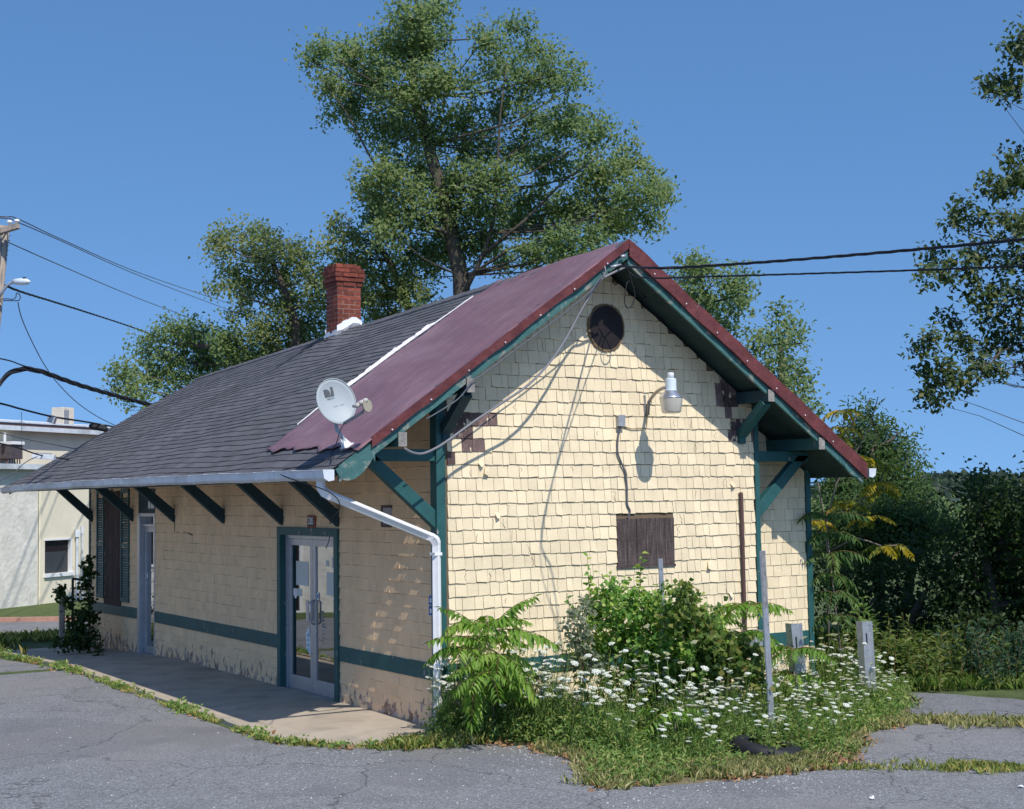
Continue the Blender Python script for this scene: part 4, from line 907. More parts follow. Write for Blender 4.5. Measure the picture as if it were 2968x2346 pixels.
def crown_pts(blobs, per, spread=.18, shell=.55, mm=(14, 30)):
    """blobs: (centre, (rx, ry, rz)); returns leaf points gathered in twig clusters, plus the twigs"""
    P_, T = [], []
    for c, r in blobs:
        c = np.array(c); r = np.array(r)*np.clip(1+.12*RNG.normal(size=3), .75, 1.3); vol = float(r[0]*r[1]*r[2])**(2/3); nc = max(4, int(per*vol))
        u = RNG.normal(size=(nc, 3)); u /= np.linalg.norm(u, axis=1)[:, None]; k = (shell + (1-shell)*RNG.random(nc)) * (1+.18*np.clip(RNG.normal(size=nc), -2, 1.5))
        k = np.where(RNG.random(nc) < .14, k*1.28, k); cc = c + u*k[:, None]*r
        for q, uu in zip(cc, u):
            m = RNG.integers(*mm); st = np.array([1, 1, .7])*spread*(.45+.8*RNG.random()); ax = uu*.7 + np.array([0, 0, .8])*RNG.normal() + RNG.normal(size=3)*.3; ax /= np.linalg.norm(ax)+1e-6
            P_.append(q + np.clip(RNG.normal(size=(m, 3)), -1.9, 1.9)*st + ax*(RNG.random((m, 1))*2-.8)*spread*1.6); T.append((c, q))
    return np.concatenate(P_), T
def tree(name, label, trunk, blobs, lm, per=36, leaf=.2, spread=.2, limb_r=.05, trunk_r=.2, group=None, shell=.45, twig_frac=.35, bark=None, aspect=.6, forks=None, cat='tree', mm=(14, 30), limb_pen=.6):
    """trunk: list of points from the ground up; blobs: crown masses; limbs grow from the trunk to the masses"""
    trunk = [V(p) for p in trunk]; t = thing(name, label, cat, trunk[0], group)
    mb = MB(); k = len(trunk); mb.tube(trunk, [trunk_r*(1-.62*i/(k-1)) for i in range(k)], 9)
    for c, r in blobs:
        c = V(c); best = min((p for p in trunk), key=lambda p: (p-c).length + (2.5 if p.z > c.z - .1 else 0)*limb_pen)
        mid = best.lerp(c, .55) + V((random.gauss(0, .15), random.gauss(0, .15), -.10*(c-best).length*.6)); L = (c-best).length
        r0 = min(trunk_r*.55, limb_r*(.6+.28*L))
        pts = [best, best.lerp(mid, .5)+V((random.gauss(0, .06), random.gauss(0, .06), 0)), mid, mid.lerp(c, .5)+V((random.gauss(0, .08), random.gauss(0, .08), .04)), c]
        mb.tube(pts, [r0, r0*.8, r0*.6, r0*.42, r0*.22], 6)
    P_, T = crown_pts(blobs, per, spread, shell, mm)
    for c, q in T:
        if random.random() < twig_frac:
            c, q = V(c), V(q); m = c.lerp(q, .5)+V((random.gauss(0, .06), random.gauss(0, .06), random.gauss(0, .06)))
            mb.tube([c, m, q], [.016*(leaf/.2), .011*(leaf/.2), .005*(leaf/.2)], 3, caps=False)
    mb.build('trunk', bark or m_bark, t, True)
    vs, rn = leaf_arrays(P_, leaf, None, .75, aspect)
    hz = (P_[:, 2]-P_[:, 2].min())/(np.ptp(P_[:, 2])+1e-6)
    rn = np.clip(rn*.75 + .25*(np.sin(P_[:, 0]*1.3+P_[:, 1]*.8)*.5+.5), 0, 1)
    leaf_mesh('crown', vs, rn, lm, t); return t
def blobs_px(lst, D, depth=1.0, dz=.0, seed=0):
    r_ = random.Random(seed); o = []
    for (px, py, r) in lst:
        d = D + r_.uniform(-1, 1)*depth; s = d/4200; o.append((dep(px, py, d), (r*s, r*s*1.0, r*s*.85)))
    return o
# the tall tree behind the roof
D0 = 34
big = [(1190, 60, 85), (1250, 30, 60), (1130, 150, 90), (1240, 140, 90), (1010, 160, 70), (935, 150, 50), (895, 175, 32), (1080, 230, 90), (1190, 260, 100), (1290, 240, 85), (1010, 310, 75), (960, 250, 55), (1120, 370, 95),
       (1230, 380, 95), (1330, 350, 60), (1420, 110, 55), (1500, 90, 60), (1560, 150, 60), (1440, 200, 70), (1530, 240, 80), (1620, 220, 60), (1650, 260, 40), (1440, 310, 70), (1560, 350, 70), (1640, 360, 85), (1720, 400, 75), (1500, 430, 85), (1600, 470, 90), (1730, 500, 85),
       (1820, 470, 65), (1880, 530, 60), (1930, 560, 40), (1840, 590, 70), (1740, 600, 90), (1880, 640, 45), (1640, 610, 90), (1530, 570, 70), (1620, 700, 75), (1720, 690, 60), (1120, 500, 85), (1220, 510, 90), (1320, 520, 80), (1090, 590, 70), (1170, 610, 90), (1290, 620, 90), (1390, 600, 60), (1060, 560, 35),
       (1330, 710, 75), (1420, 700, 55), (1250, 730, 65), (1240, 790, 40), (1460, 760, 45), (1560, 760, 40), (1350, 440, 60), (1400, 520, 60), (1460, 520, 60), (1480, 640, 60), (1400, 400, 50), (1560, 650, 60), (1440, 600, 50), (1780, 650, 60), (1130, 680, 60), (1180, 740, 50), (1090, 640, 50), (1520, 720, 50), (1640, 740, 50)]
tr = [dep(1345, 1500, D0), dep(1345, 1150, D0), dep(1340, 900, D0), dep(1335, 800, D0), dep(1310, 690, D0), dep(1280, 560, D0-.3), dep(1240, 420, D0), dep(1200, 280, D0), dep(1190, 120, D0)]
tr[0].z = -.3
tall = tree('broadleaf_tree', 'tallest broad green tree, rising behind the middle of the station roof', tr, blobs_px(big, D0, 1.6, seed=3), l_tree, per=100, leaf=.105, spread=.155, trunk_r=.26, limb_r=.020, shell=.25, mm=(22, 40))
mb = MB()
for pts, r0 in (([(1345, 850), (1400, 740), (1430, 640), (1440, 500), (1450, 330), (1470, 180)], .065), ([(1400, 740), (1520, 640), (1640, 520), (1740, 450)], .05), ([(1300, 680), (1200, 630), (1130, 560), (1060, 430), (1000, 320), (920, 210)], .05), ([(1360, 800), (1480, 720), (1640, 680), (1800, 620)], .04)):
    q = [dep(x, y, D0-.4+i*.05) for i, (x, y) in enumerate(pts)]; mb.tube(q, [r0*(1-.8*i/(len(q)-1)) for i in range(len(q))], 7)
mb.build('limb', m_bark, tall, True)
# trees to its left and right
def simple(label, lst, D, base_px, lm=l_tree, per=120, leaf=.10, name='broadleaf_tree', limbs=None, depth=1.0, tr_=.16, seed=1, **k):
    b = blobs_px(lst, D, depth, seed=seed); tops = [dep(*p, D) for p in base_px]; g0 = V((tops[0].x, tops[0].y, -.3)); return tree(name, label, [g0]+tops, b, lm, per, leaf, .15, trunk_r=tr_, mm=(20, 38), limb_r=.03, **k)
simple('low wide tree at the far left, its crown spreading over the roof end', [(490, 960, 40), (450, 985, 35), (540, 950, 45), (420, 1020, 45), (500, 1030, 60), (590, 1010, 55), (660, 990, 50), (380, 1080, 45), (450, 1090, 60), (540, 1090, 60), (620, 1060, 60), (730, 1040, 55), (790, 1060, 50), (680, 1010, 50), (580, 970, 36), (350, 1120, 35), (400, 1130, 45), (690, 1050, 50)], 37, [(700, 1150), (690, 1060), (640, 1010), (560, 1000)], leaf=.10, seed=5)
simple('rounded light green tree left of the brick chimney', [(740, 660, 25), (780, 690, 45), (700, 700, 50), (640, 715, 40), (830, 720, 50), (880, 750, 50), (760, 760, 60), (680, 790, 50), (650, 830, 35), (820, 810, 60), (900, 800, 45), (740, 840, 45), (860, 870, 55), (800, 910, 50), (700, 900, 45), (620, 700, 22), (920, 870, 40), (780, 980, 50), (860, 960, 55), (740, 960, 40), (920, 920, 50), (900, 990, 50), (820, 1020, 50), (950, 850, 40)], 36, [(848, 1050), (860, 960), (845, 900), (820, 830), (790, 760)], l_tree2, leaf=.10, seed=6)
simple('small yellow green tree right behind the brick chimney with a dark slanting stem', [(980, 660, 40), (1030, 680, 40), (1080, 720, 45), (960, 720, 45), (1020, 770, 55), (1110, 800, 55), (1060, 850, 55), (1140, 860, 50), (1190, 880, 40), (1230, 860, 30), (990, 820, 45), (1180, 820, 35), (1130, 910, 40), (1080, 910, 45), (1210, 830, 40), (1060, 780, 40)], 35, [(1210, 960), (1170, 860), (1130, 760), (1090, 700)], l_tree2, leaf=.10, seed=7)
simple('bushy tree rising just right of the gable peak behind the roof', [(2010, 760, 30), (1990, 790, 50), (2060, 790, 55), (1950, 800, 35), (2110, 830, 55), (2020, 860, 60), (2080, 910, 60), (2140, 800, 35), (2130, 890, 40), (2090, 990, 45), (2010, 960, 50), (2150, 850, 25)], 31, [(2060, 1150), (2060, 1000), (2050, 880)], leaf=.10, seed=8)
simple('slender tree with a pointed top beyond the right roof slope', [(2265, 910, 18), (2262, 945, 26), (2250, 985, 34), (2290, 975, 22), (2320, 965, 14), (2210, 1000, 36), (2170, 990, 30), (2240, 1040, 42), (2290, 1060, 40), (2320, 1090, 36), (2280, 1120, 45), (2330, 1150, 32), (2220, 1090, 45), (2360, 1180, 22), (2250, 1170, 40)], 30, [(2270, 1350), (2270, 1150), (2262, 1000)], leaf=.10, seed=9)
# the woods at the right
def wood(name, label, lst, D, lm, per, leaf, seed, base, depth=.8, aspect=.6, spread=.18, cat='tree', **k):
    b = blobs_px(lst, D, depth, seed=seed); g0 = ong(*base) if len(base) == 2 else base[2]; g0 = V((dep(base[0], 1600, D).x, dep(base[0], 1600, D).y, -.2))
    top = max(b, key=lambda q: q[0].z)[0]; tr_ = [g0, g0.lerp(V(top), .35), g0.lerp(V(top), .6), g0.lerp(V(top), .85)]
    return tree(name, label, tr_, b, lm, per, leaf, spread, trunk_r=k.pop('trunk_r', .12), aspect=aspect, cat=cat, mm=(26, 48), **k)
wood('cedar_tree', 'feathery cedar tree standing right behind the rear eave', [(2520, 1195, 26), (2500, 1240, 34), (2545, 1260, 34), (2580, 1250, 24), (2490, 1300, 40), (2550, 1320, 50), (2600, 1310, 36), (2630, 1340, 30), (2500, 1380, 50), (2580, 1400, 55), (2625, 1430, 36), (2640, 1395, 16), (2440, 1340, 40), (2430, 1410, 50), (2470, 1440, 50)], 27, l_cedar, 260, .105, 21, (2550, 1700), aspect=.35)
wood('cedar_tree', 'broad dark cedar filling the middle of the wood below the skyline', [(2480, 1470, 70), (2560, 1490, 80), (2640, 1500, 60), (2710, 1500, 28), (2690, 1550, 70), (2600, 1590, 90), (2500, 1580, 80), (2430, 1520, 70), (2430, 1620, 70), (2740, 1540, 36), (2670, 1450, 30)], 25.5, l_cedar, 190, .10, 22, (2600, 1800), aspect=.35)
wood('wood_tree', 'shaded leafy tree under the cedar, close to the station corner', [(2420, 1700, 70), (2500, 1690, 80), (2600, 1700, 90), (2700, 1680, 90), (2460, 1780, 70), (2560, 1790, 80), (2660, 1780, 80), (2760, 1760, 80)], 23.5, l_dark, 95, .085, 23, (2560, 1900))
wood('wood_tree', 'tall dark vine-smothered tree at the right edge of the wood', [(2840, 1425, 26), (2822, 1398, 8), (2870, 1430, 40), (2910, 1435, 40), (2960, 1430, 42), (3010, 1420, 60), (2850, 1460, 60), (2920, 1470, 70), (3000, 1470, 80), (2830, 1540, 60), (2900, 1560, 80), (2990, 1570, 90), (2800, 1610, 65), (2860, 1650, 85), (2950, 1670, 95), (3050, 1600, 100), (2790, 1700, 75), (2880, 1740, 85), (2970, 1760, 90), (3060, 1720, 100), (2800, 1800, 70), (2900, 1830, 70), (3000, 1850, 70), (3130, 1500, 110), (3160, 1650, 120), (3200, 1790, 110)], 22.2, l_dark, 110, .09, 24, (2900, 1900), depth=.9)  # the shade on this tree is put into its dark leaf colour
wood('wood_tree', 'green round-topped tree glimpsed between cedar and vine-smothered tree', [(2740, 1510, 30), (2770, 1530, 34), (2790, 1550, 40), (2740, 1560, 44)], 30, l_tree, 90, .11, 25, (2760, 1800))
# the near tree whose boughs reach in from the right
Dn = 20.0
nb = [(2990, 100, 60), (2930, 150, 30), (2960, 190, 45), (2900, 235, 30), (2880, 265, 24), (2950, 265, 32), (3070, 190, 70), (2960, 450, 32), (2930, 480, 30), (2990, 520, 60), (2940, 530, 30), (2870, 535, 12), (2905, 560, 14)]
nb2 = [(2800, 600, 40), (2770, 650, 34), (2850, 640, 45), (2910, 620, 50), (2960, 650, 55), (2700, 740, 34), (2680, 790, 28), (2740, 790, 40), (2800, 750, 50), (2870, 740, 60), (2940, 760, 65), (2820, 830, 45), (2900, 850, 65), (2970, 860, 60), (2950, 940, 55), (2860, 920, 50), (2760, 940, 38), (2790, 990, 36), (2700, 985, 26), (2670, 1010, 18), (2700, 1080, 24), (2740, 1070, 20), (2830, 1010, 40), (2900, 1010, 45), (2960, 1000, 40), (2700, 1130, 22), (2690, 1165, 16), (2800, 1110, 16), (2900, 1070, 36), (2960, 1075, 46), (2845, 1065, 28), (2760, 1090, 24), (3040, 700, 110), (3060, 900, 110), (3090, 530, 80), (3120, 800, 130), (3140, 600, 130), (3240, 330, 120), (3280, 470, 140), (3220, 660, 150), (3320, 300, 130), (3360, 620, 150), (3160, 150, 90)]
base = dep(3330, 1500, 20.5); base.z = -.1
trk = [base] + [dep(x, y, 20.2) for x, y in ((3320, 1300), (3290, 1100), (3255, 900), (3215, 720), (3190, 580), (3170, 470))]
shade_crown = [(V(p), (r, r, r*.8)) for *p, r in ((10.8, -4.2, 7.5, 1.0), (11.4, -2.6, 8, 1.1), (11.4, -3.5, 6.0, 1.0))]  # unseen crown masses, added out of view to shade the wood
near = tree('overhanging_tree', 'near tree reaching in from the right edge with loose drooping boughs', trk, blobs_px(nb+nb2, Dn, .5, seed=31)+shade_crown, l_near, per=105, leaf=.085, spread=.10, mm=(22, 40), trunk_r=.24, limb_r=.007, shell=.3, limb_pen=.1, twig_frac=.8, aspect=.65)
mb = MB()
for pts in ([(3230, 1050), (2980, 985), (2900, 1020), (2840, 1070), (2720, 1120)], [(3200, 800), (2960, 880), (2840, 900), (2760, 950)], [(3220, 780), (2960, 700), (2830, 680), (2760, 650)], [(3250, 1000), (2990, 1050), (2900, 1075), (2790, 1110)], [(2900, 1020), (2820, 1120), (2795, 1160)]):
    q = [dep(x, y, Dn) for x, y in pts]; mb.tube(q, [.016*(1-.75*i/(len(q)-1)) for i in range(len(q))], 6)
mb.build('bough', m_bark, near, True)
# far hill
hl = MB(); hp = [(2350, 1436), (2500, 1430), (2600, 1420), (2680, 1407), (2720, 1403), (2760, 1400), (2800, 1402), (2900, 1396), (3100, 1400), (3500, 1430)]
a = [dep(x, y, 420) for x, y in hp]; b = [dep(x, 1470, 330) for x, y in hp]; c = [dep(x, 1440, 560) for x, y in hp]
for r_ in (b, c):
    for p in r_: p.z = -2
for i in range(len(hp)-1): hl.add([b[i], b[i+1], a[i+1], a[i]], ((0, 1, 2, 3),)); hl.add([a[i], a[i+1], c[i+1], c[i]], ((0, 1, 2, 3),))
ho = tag(fixn(hl.build('hill', leafmat('hill_wood', [(0, (.05, .075, .06)), (1, (.06, .085, .065))], .0))), kind='structure')
cl = []
for i in range(1400):
    t = random.random()*(len(hp)-1.001); k = int(t); f = t-k; p = a[k].lerp(a[k+1], f).lerp(b[k].lerp(b[k+1], f), random.random()**1.6*.6); cl += [p + V((random.gauss(0, 1.2), random.gauss(0, 1.2), random.gauss(.3, .8))) for _ in range(7)]
vs, rn = leaf_arrays(np.array(cl), 2.4, None, .6, .9)
tag(leaf_mesh('hill_wood', vs, rn, leafmat('far_wood', [(0, (.035, .06, .04)), (.6, (.06, .09, .055)), (1, (.09, .12, .07))])), 'distant wooded hill between the cedar and the dark tree', 'wood', kind='stuff')
# far tree line hiding the horizon, behind everything
far = []
for k in range(60):
    px = -900 + k*85; D = random.uniform(70, 95); p = dep(px, 1440, D); far.append((V((p.x, p.y, random.uniform(.2, 1.2))), (random.uniform(2, 3.5), random.uniform(2, 3.5), random.uniform(.6, 1.2))))
P_, T = crown_pts(far, 10, .5, .5); vs, rn = leaf_arrays(P_, .55, None, .5, .7); tag(leaf_mesh('far_woods', vs, rn, l_tree), 'low far-off line of woods', 'wood', kind='stuff')
# ------------------------------------------------------------------ compound-leaved plants, shrubs, weeds, wild carrot
def frond_arr(p0, d, L, n=11, droop=.5, ll=None, out=None, wire_=None, yel=0):
    p0, d = V(p0), V(d).normalized(); pts = []; p = p0.copy(); dd = d.copy(); st = L/n; ll = ll or L*.26
    for i in range(n+1):
        pts.append(p.copy()); p = p + dd*st; dd = (dd + V((0, 0, -droop/n))).normalized()
    side = d.cross(V((0, 0, 1))); side = side.normalized() if side.length > 1e-3 else V((1, 0, 0)); Cc, Dd, Rr = [], [], []; base_r = random.uniform(.15, .8)
    for i in range(1, n+1):
        tn = (pts[i]-pts[i-1]).normalized(); t = i/n; sz = ll*(.55+.75*math.sin(math.pi*(.12+.80*t)))
        for s in (-1, 1):
            Cc.append(tuple(pts[i])); dv = side*s*1.0 + tn*.45 + V((0, 0, -.75)); Dd.append((*(dv.normalized()), sz*random.uniform(.85, 1.12))); Rr.append(min(1, max(0, base_r+random.uniform(-.2, .2))))
    Cc.append(tuple(pts[-1])); Dd.append((*((pts[-1]-pts[-2]).normalized()), ll*.7)); Rr.append(base_r)
    if wire_ is not None: wire_.tube(pts, [.007*(1-.7*i/n)*L/.7 for i in range(n+1)], 4, caps=False)
    out.append((np.array(Cc), np.array(Dd), np.array(Rr)))
def fronds_mesh(name, lst, m, parent, aspect=.34):
    C_ = np.concatenate([a for a, _, _ in lst]); D_ = np.concatenate([b for _, b, _ in lst]); R_ = np.concatenate([c for _, _, c in lst])
    n = len(C_); d = D_[:, :3] + RNG.normal(size=(n, 3))*.10; d /= np.linalg.norm(d, axis=1)[:, None]; L = D_[:, 3:4]
    up = np.tile(np.array([[0, 0, 1.]]), (n, 1)) + RNG.normal(size=(n, 3))*.25; s = np.cross(d, up); s /= np.linalg.norm(s, axis=1)[:, None]+1e-9; nz = np.cross(s, d)
    w_ = L*aspect*.5; vs = np.stack([C_, C_+d*L*.35+s*w_+nz*L*.08, C_+d*L-nz*L*.10, C_+d*L*.35-s*w_+nz*L*.08], 1).reshape(-1, 3); return leaf_mesh(name, vs, R_, m, parent)
m_red_st = mat('reddish_stem', (.16, .11, .04), .7)
def ailanthus(label, base, stems, fr, lm=l_ail, name='compound_leaf_sapling', aspect=.27, group=None, ll=None, bark=None):
    t = thing(name, label, 'sapling', base, group); st = MB(); out = []
    for s in stems: st.tube(s, [.017*(1-.6*i/(len(s)-1)) for i in range(len(s))], 6)
    rc_ = MB()
    for p0, d, L, dr in fr: frond_arr(p0, d, L, max(9, int(L*21)), dr, ll, out, rc_)
    st.build('stem', bark or m_barkl, t, True); rc_.build('leaf_stalks', m_red_st, t); fronds_mesh('foliage', out, lm, t, aspect); return t
def around(p, n, L, el, dr, a0=0):
    o = []
    for i in range(n):
        a = a0 + 2*math.pi*i/n + random.uniform(-.3, .3); o.append((p, V((math.cos(a), math.sin(a), el+random.uniform(-.2, .2))), L*random.uniform(.8, 1.15), dr*random.uniform(.8, 1.2)))
    return o
b1 = V((.36, -.62, 0)); top1 = dep(1412, 1815, (b1-CAM).dot(FW)); s1 = [b1, b1.lerp(top1, .5)+V((.03, 0, 0)), top1]
b1b = V((.22, -.80, 0)); top1b = V((.20, -.86, .75)); fr = around(dep(1340, 1880, 15.2), 8, .46, .2, 1.5) + around(dep(1450, 1900, 15.2), 8, .44, .2, 1.5, .3) + around(dep(1410, 1950, 15.1), 8, .44, .1, 1.3, .6) + around(top1, 9, .52, .55, 1.4, .2) + around(top1-V((0, 0, .12)), 8, .5, .15, 1.1, .5) + around(top1b, 8, .55, .5, 1.3) + around(top1b-V((0, 0, .2)), 7, .5, .2, 1.1, .4) + around(b1.lerp(top1, .45), 6, .5, .3, 1.0)
for px, py, qx, qy, L in ((1420, 1830, 1530, 1725, .62), (1430, 1830, 1570, 1850, .68), (1400, 1840, 1290, 1750, .55), (1390, 1860, 1280, 1850, .55), (1420, 1880, 1530, 2000, .7), (1380, 1900, 1370, 2060, .7)):
    a, b = dep(px, py, 15.2), dep(qx, qy, 15.1); fr.append((a, (b-a).normalized()+V((0, 0, .35)), L, .9))
ailanthus('arching bright green compound-leaved sapling against the gable corner by the downspout', b1, [s1, [b1b, top1b]], fr)
b2 = V((3.45, -.75, 0)); t2 = dep(2170, 1760, (b2-CAM).dot(FW)); fr = around(t2, 7, .55, .5, 1.3) + around(b2.lerp(t2, .75), 6, .55, .25, 1.1, .5)
t3 = dep(2070, 1800, (b2-CAM).dot(FW)); fr += around(t3, 7, .5, .5, 1.2) + around(b2.lerp(t3, .7), 5, .5, .2, 1.1)
ailanthus('spreading compound-leaved sapling right of the leafy shrub below the brown pipe', b2, [[b2, b2.lerp(t2, .5), t2], [b2, b2.lerp(t3, .5)+V((-.03, 0, 0)), t3]], fr)
b4 = V((4.1, -1.35, 0)); t4 = V((4.1, -1.4, .75)); ailanthus('small drooping compound-leaved sapling between the two short steel posts', b4, [[b4, b4.lerp(t4, .5), t4]], around(t4, 8, .5, .3, 1.2)+around(b4.lerp(t4, .6), 6, .45, .2, 1.1))
b4 = V((1.35, -2.55, 0)); t4 = V((1.33, -2.6, .42)); ailanthus('low compound-leaved seedling among the white flowers left of the tall post', b4, [[b4, b4.lerp(t4, .5), t4]], around(t4, 8, .42, .3, 1.1))
b5 = V((6.62, .35, 0)); t5 = dep(2392, 1500, (b5-CAM).dot(FW)); fr = []
for f, el in ((1, .5), (.9, .3), (.78, .25), (.66, .2), (.54, .2), (.4, .2)): fr += around(b5.lerp(t5, f), 5, .50, el, 1.35, f*7)
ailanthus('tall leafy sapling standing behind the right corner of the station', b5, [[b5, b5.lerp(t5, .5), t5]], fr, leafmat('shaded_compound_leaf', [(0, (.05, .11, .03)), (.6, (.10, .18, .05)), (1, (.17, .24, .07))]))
# the yellowing sumac with bare branches beyond the rear eave
b6 = dep(2400, 1850, 21.5); b6.z = -.1; S6 = []; fr = []
for pts in ([(2400, 1700), (2395, 1520), (2425, 1400), (2470, 1330), (2520, 1240), (2545, 1150)], [(2395, 1540), (2450, 1480), (2540, 1420), (2570, 1350), (2550, 1390)], [(2395, 1560), (2380, 1450), (2372, 1400)], [(2425, 1400), (2415, 1330), (2440, 1250), (2450, 1200)], [(2450, 1480), (2500, 1460), (2530, 1465)], [(2400, 1600), (2480, 1560), (2520, 1570), (2560, 1585), (2600, 1580)], [(2470, 1330), (2480, 1290), (2470, 1230), (2490, 1190)]):
    S6.append([dep(x, y, 21.5-.1*i) for i, (x, y) in enumerate(pts)])
for (x, y) in ((2440, 1190), (2445, 1240), (2420, 1260), (2570, 1350), (2560, 1420), (2545, 1400), (2450, 1450), (2460, 1460), (2590, 1580), (2560, 1585), (2520, 1500), (2510, 1330), (2370, 1510), (2480, 1320)): fr += around(dep(x, y, 21.2), 4, .36, .2, 1.4, x*.1)
ailanthus('straggly pale-stemmed sumac with yellow and orange leaves under the rear eave', b6, [[b6]+S6[0]]+S6[1:], fr, l_yel, 'yellowing_sumac', .42)
# the leafy shrub by the board
def shrub(name, label, base, lst, D, lm, per, leaf, aspect=.7, spread=.07, seed=1, cat='shrub', extra=()):
    t = thing(name, label, cat, base); b = blobs_px(lst, D, .25, seed=seed); st = MB()
    for c, r in b:
        m = V(base).lerp(V(c), .5)+V((random.gauss(0, .05), random.gauss(0, .05), .05)); st.tube([V(base)+V((random.gauss(0, .05), random.gauss(0, .05), 0)), m, V(c)], [.011, .008, .004], 5)
    P_, T = crown_pts(b, per, spread, .35)
    for c, q in T:
        if random.random() < .25: st.tube([V(c), V(q)], [.004, .002], 3, caps=False)
    L = [leaf_arrays(P_, leaf, None, .6, aspect)]
    st.build('stems', mat('shrub_stem', (.13, .10, .05), .8), t, True); vs, rn = join_leaves(L); leaf_mesh('foliage', vs, rn, lm, t); return t
bs = V((2.15, -.95, 0))
shrub('leafy_shrub', 'dense leafy shrub with tall shoots in front of the boarded opening', bs, [(1720, 1790, 60), (1790, 1750, 60), (1870, 1770, 70), (1940, 1800, 70), (2010, 1800, 70), (1760, 1850, 80), (1850, 1870, 90), (1940, 1880, 90), (2030, 1870, 80), (1700, 1900, 60), (1790, 1940, 80), (1900, 1960, 90), (2010, 1950, 80), (2100, 1930, 60)], 16.3, l_shrub, 400, .058, .8, .055, 41)
shs = [o for o in COL.objects if o.name == 'leafy_shrub'][0]; st = MB(); L = []
for (px, py), (qx, qy) in (((1715, 1760), (1702, 1605)), ((1700, 1790), (1712, 1650)), ((1850, 1740), (1862, 1595)), ((1865, 1740), (1848, 1640)), ((1900, 1740), (1915, 1680)), ((1780, 1740), (1765, 1665)), ((1660, 1790), (1645, 1720)), ((1960, 1760), (1985, 1700)), ((2010, 1770), (2040, 1715))):
    a, b = dep(px, py, 16.3), dep(qx, qy, 16.3); n = max(6, int((b-a).length*26)); st.tube([a, a.lerp(b, .5)+V((random.gauss(0, .012), 0, 0)), b], [.005, .004, .002], 4, caps=False)
    C_ = [tuple(a.lerp(b, .1+.9*k/n)+V((random.gauss(0, .01), random.gauss(0, .01), 0))) for k in range(n)]; D_ = [(math.cos(k*2.4), math.sin(k*2.4), .15) for k in range(n)]; L.append(leaf_arrays(np.array(C_), .072, np.array(D_), .6, .75))
st.build('shoot', m_red_st, shs, True); vs, rn = join_leaves(L); leaf_mesh('shoot_leaves', vs, rn, l_shrub, shs)
bs = V((1.45, -.85, 0))
shrub('grey_weed', 'tall grey-green weed just left of the leafy shrub', bs, [(1690, 1760, 28), (1670, 1800, 32), (1700, 1840, 36), (1660, 1850, 28), (1690, 1890, 40), (1720, 1930, 40), (1680, 1940, 30)], 16.0, l_silver, 330, .055, .6, .05, 42, 'weed')
bs = V((2.75, -1.35, 0))
shrub('leafy_vine', 'broad-leaved vine heaped to the right of the leafy shrub, with reddish tips', bs, [(1990, 1740, 40), (2030, 1770, 40), (1960, 1790, 40), (2070, 1850, 60), (2130, 1880, 50), (2050, 1920, 60), (2140, 1940, 50), (2190, 1900, 40), (2180, 1960, 40)], 16.0, leafmat('vine_leaf', [(0, (.08, .15, .03)), (.6, (.15, .23, .05)), (.95, (.26, .26, .07)), (1, (.22, .17, .06))]), 380, .07, .9, .06, 43, 'vine')
bs = V((.08, 14.35, gz(0, 14.35)))
shrub('climbing_bush', 'dark vine-covered bush at the far end of the station beside the black handrail', bs, [(248, 1700, 16), (244, 1740, 24), (225, 1780, 26), (245, 1790, 26), (215, 1820, 30), (245, 1830, 28), (225, 1855, 32), (190, 1860, 22), (250, 1865, 20), (200, 1745, 14), (175, 1720, 10), (256, 1630, 6), (258, 1660, 8)], 26.2, l_dark, 300, .075, .8, .06, 44, 'bush')
# goldenrod and tall weeds beyond the drive
def weedstem(st, L, p, h, lf, n=14, lean=.1):
    t = V((p[0]+random.gauss(0, lean), p[1]+random.gauss(0, lean), p[2]+h)); st.tube([p, V(p).lerp(t, .5)+V((random.gauss(0, .02), random.gauss(0, .02), 0)), t], [.005, .004, .002], 3, caps=False)
    C_, D_ = [], []
    for i in range(n):
        f = .12+.88*i/n; a = random.uniform(0, 6.3); C_.append(tuple(V(p).lerp(t, f))); D_.append((math.cos(a), math.sin(a), .35))
    L.append(leaf_arrays(np.array(C_), lf, np.array(D_), .6, .26, rnd=np.clip(RNG.random(n)*.7+random.uniform(0, .3), 0, 1)))
wv = []
for cx0, cy0, lab, n, h in ((2540, 1930, 'clump of tall weeds nearest the right corner of the station', 34, .75), (2640, 1945, 'clump of tall yellow-green weeds in the middle of the wood edge', 40, .62), (2750, 1950, 'clump of tall weeds below the dark tree, left of the bluish one', 40, .6), (2880, 1955, 'bluish leafy clump of weeds at the right end of the wood edge', 40, .75)):
    c0 = on(cx0, cy0+25, 2, 0); t = thing('weed_clump', lab, 'weeds', c0); st = MB(); L = []
    for i in range(n):
        p = V((c0.x+random.gauss(0, .45), c0.y+random.gauss(0, .35), -.01)); weedstem(st, L, p, h*random.uniform(.6, 1.15), .12, 22)
    st.build('stems', m_red_st, t); vs, rn = join_leaves(L); leaf_mesh('foliage', vs, rn, leafmat('shaded_weed_leaf', [(0, (.07, .13, .028)), (.6, (.15, .21, .05)), (1, (.26, .27, .08))]) if cx0 != 2880 else leafmat('bluish_leaf', [(0, (.03, .08, .045)), (1, (.09, .15, .08))]), t)
p = on(2545, 2010, 2, 0); t = thing('tall_weed', 'single tall spiky weed right behind the right short steel post', 'weed', p); st = MB(); L = []
for dx, h in ((0, 1.25), (-.16, 1.15), (.08, 1.0)): weedstem(st, L, V((p.x+dx, p.y+.15, 0)), h, .13, 46, .04)
st.build('stems', m_red_st, t); vs, rn = join_leaves(L); leaf_mesh('foliage', vs, rn, l_weed, t)
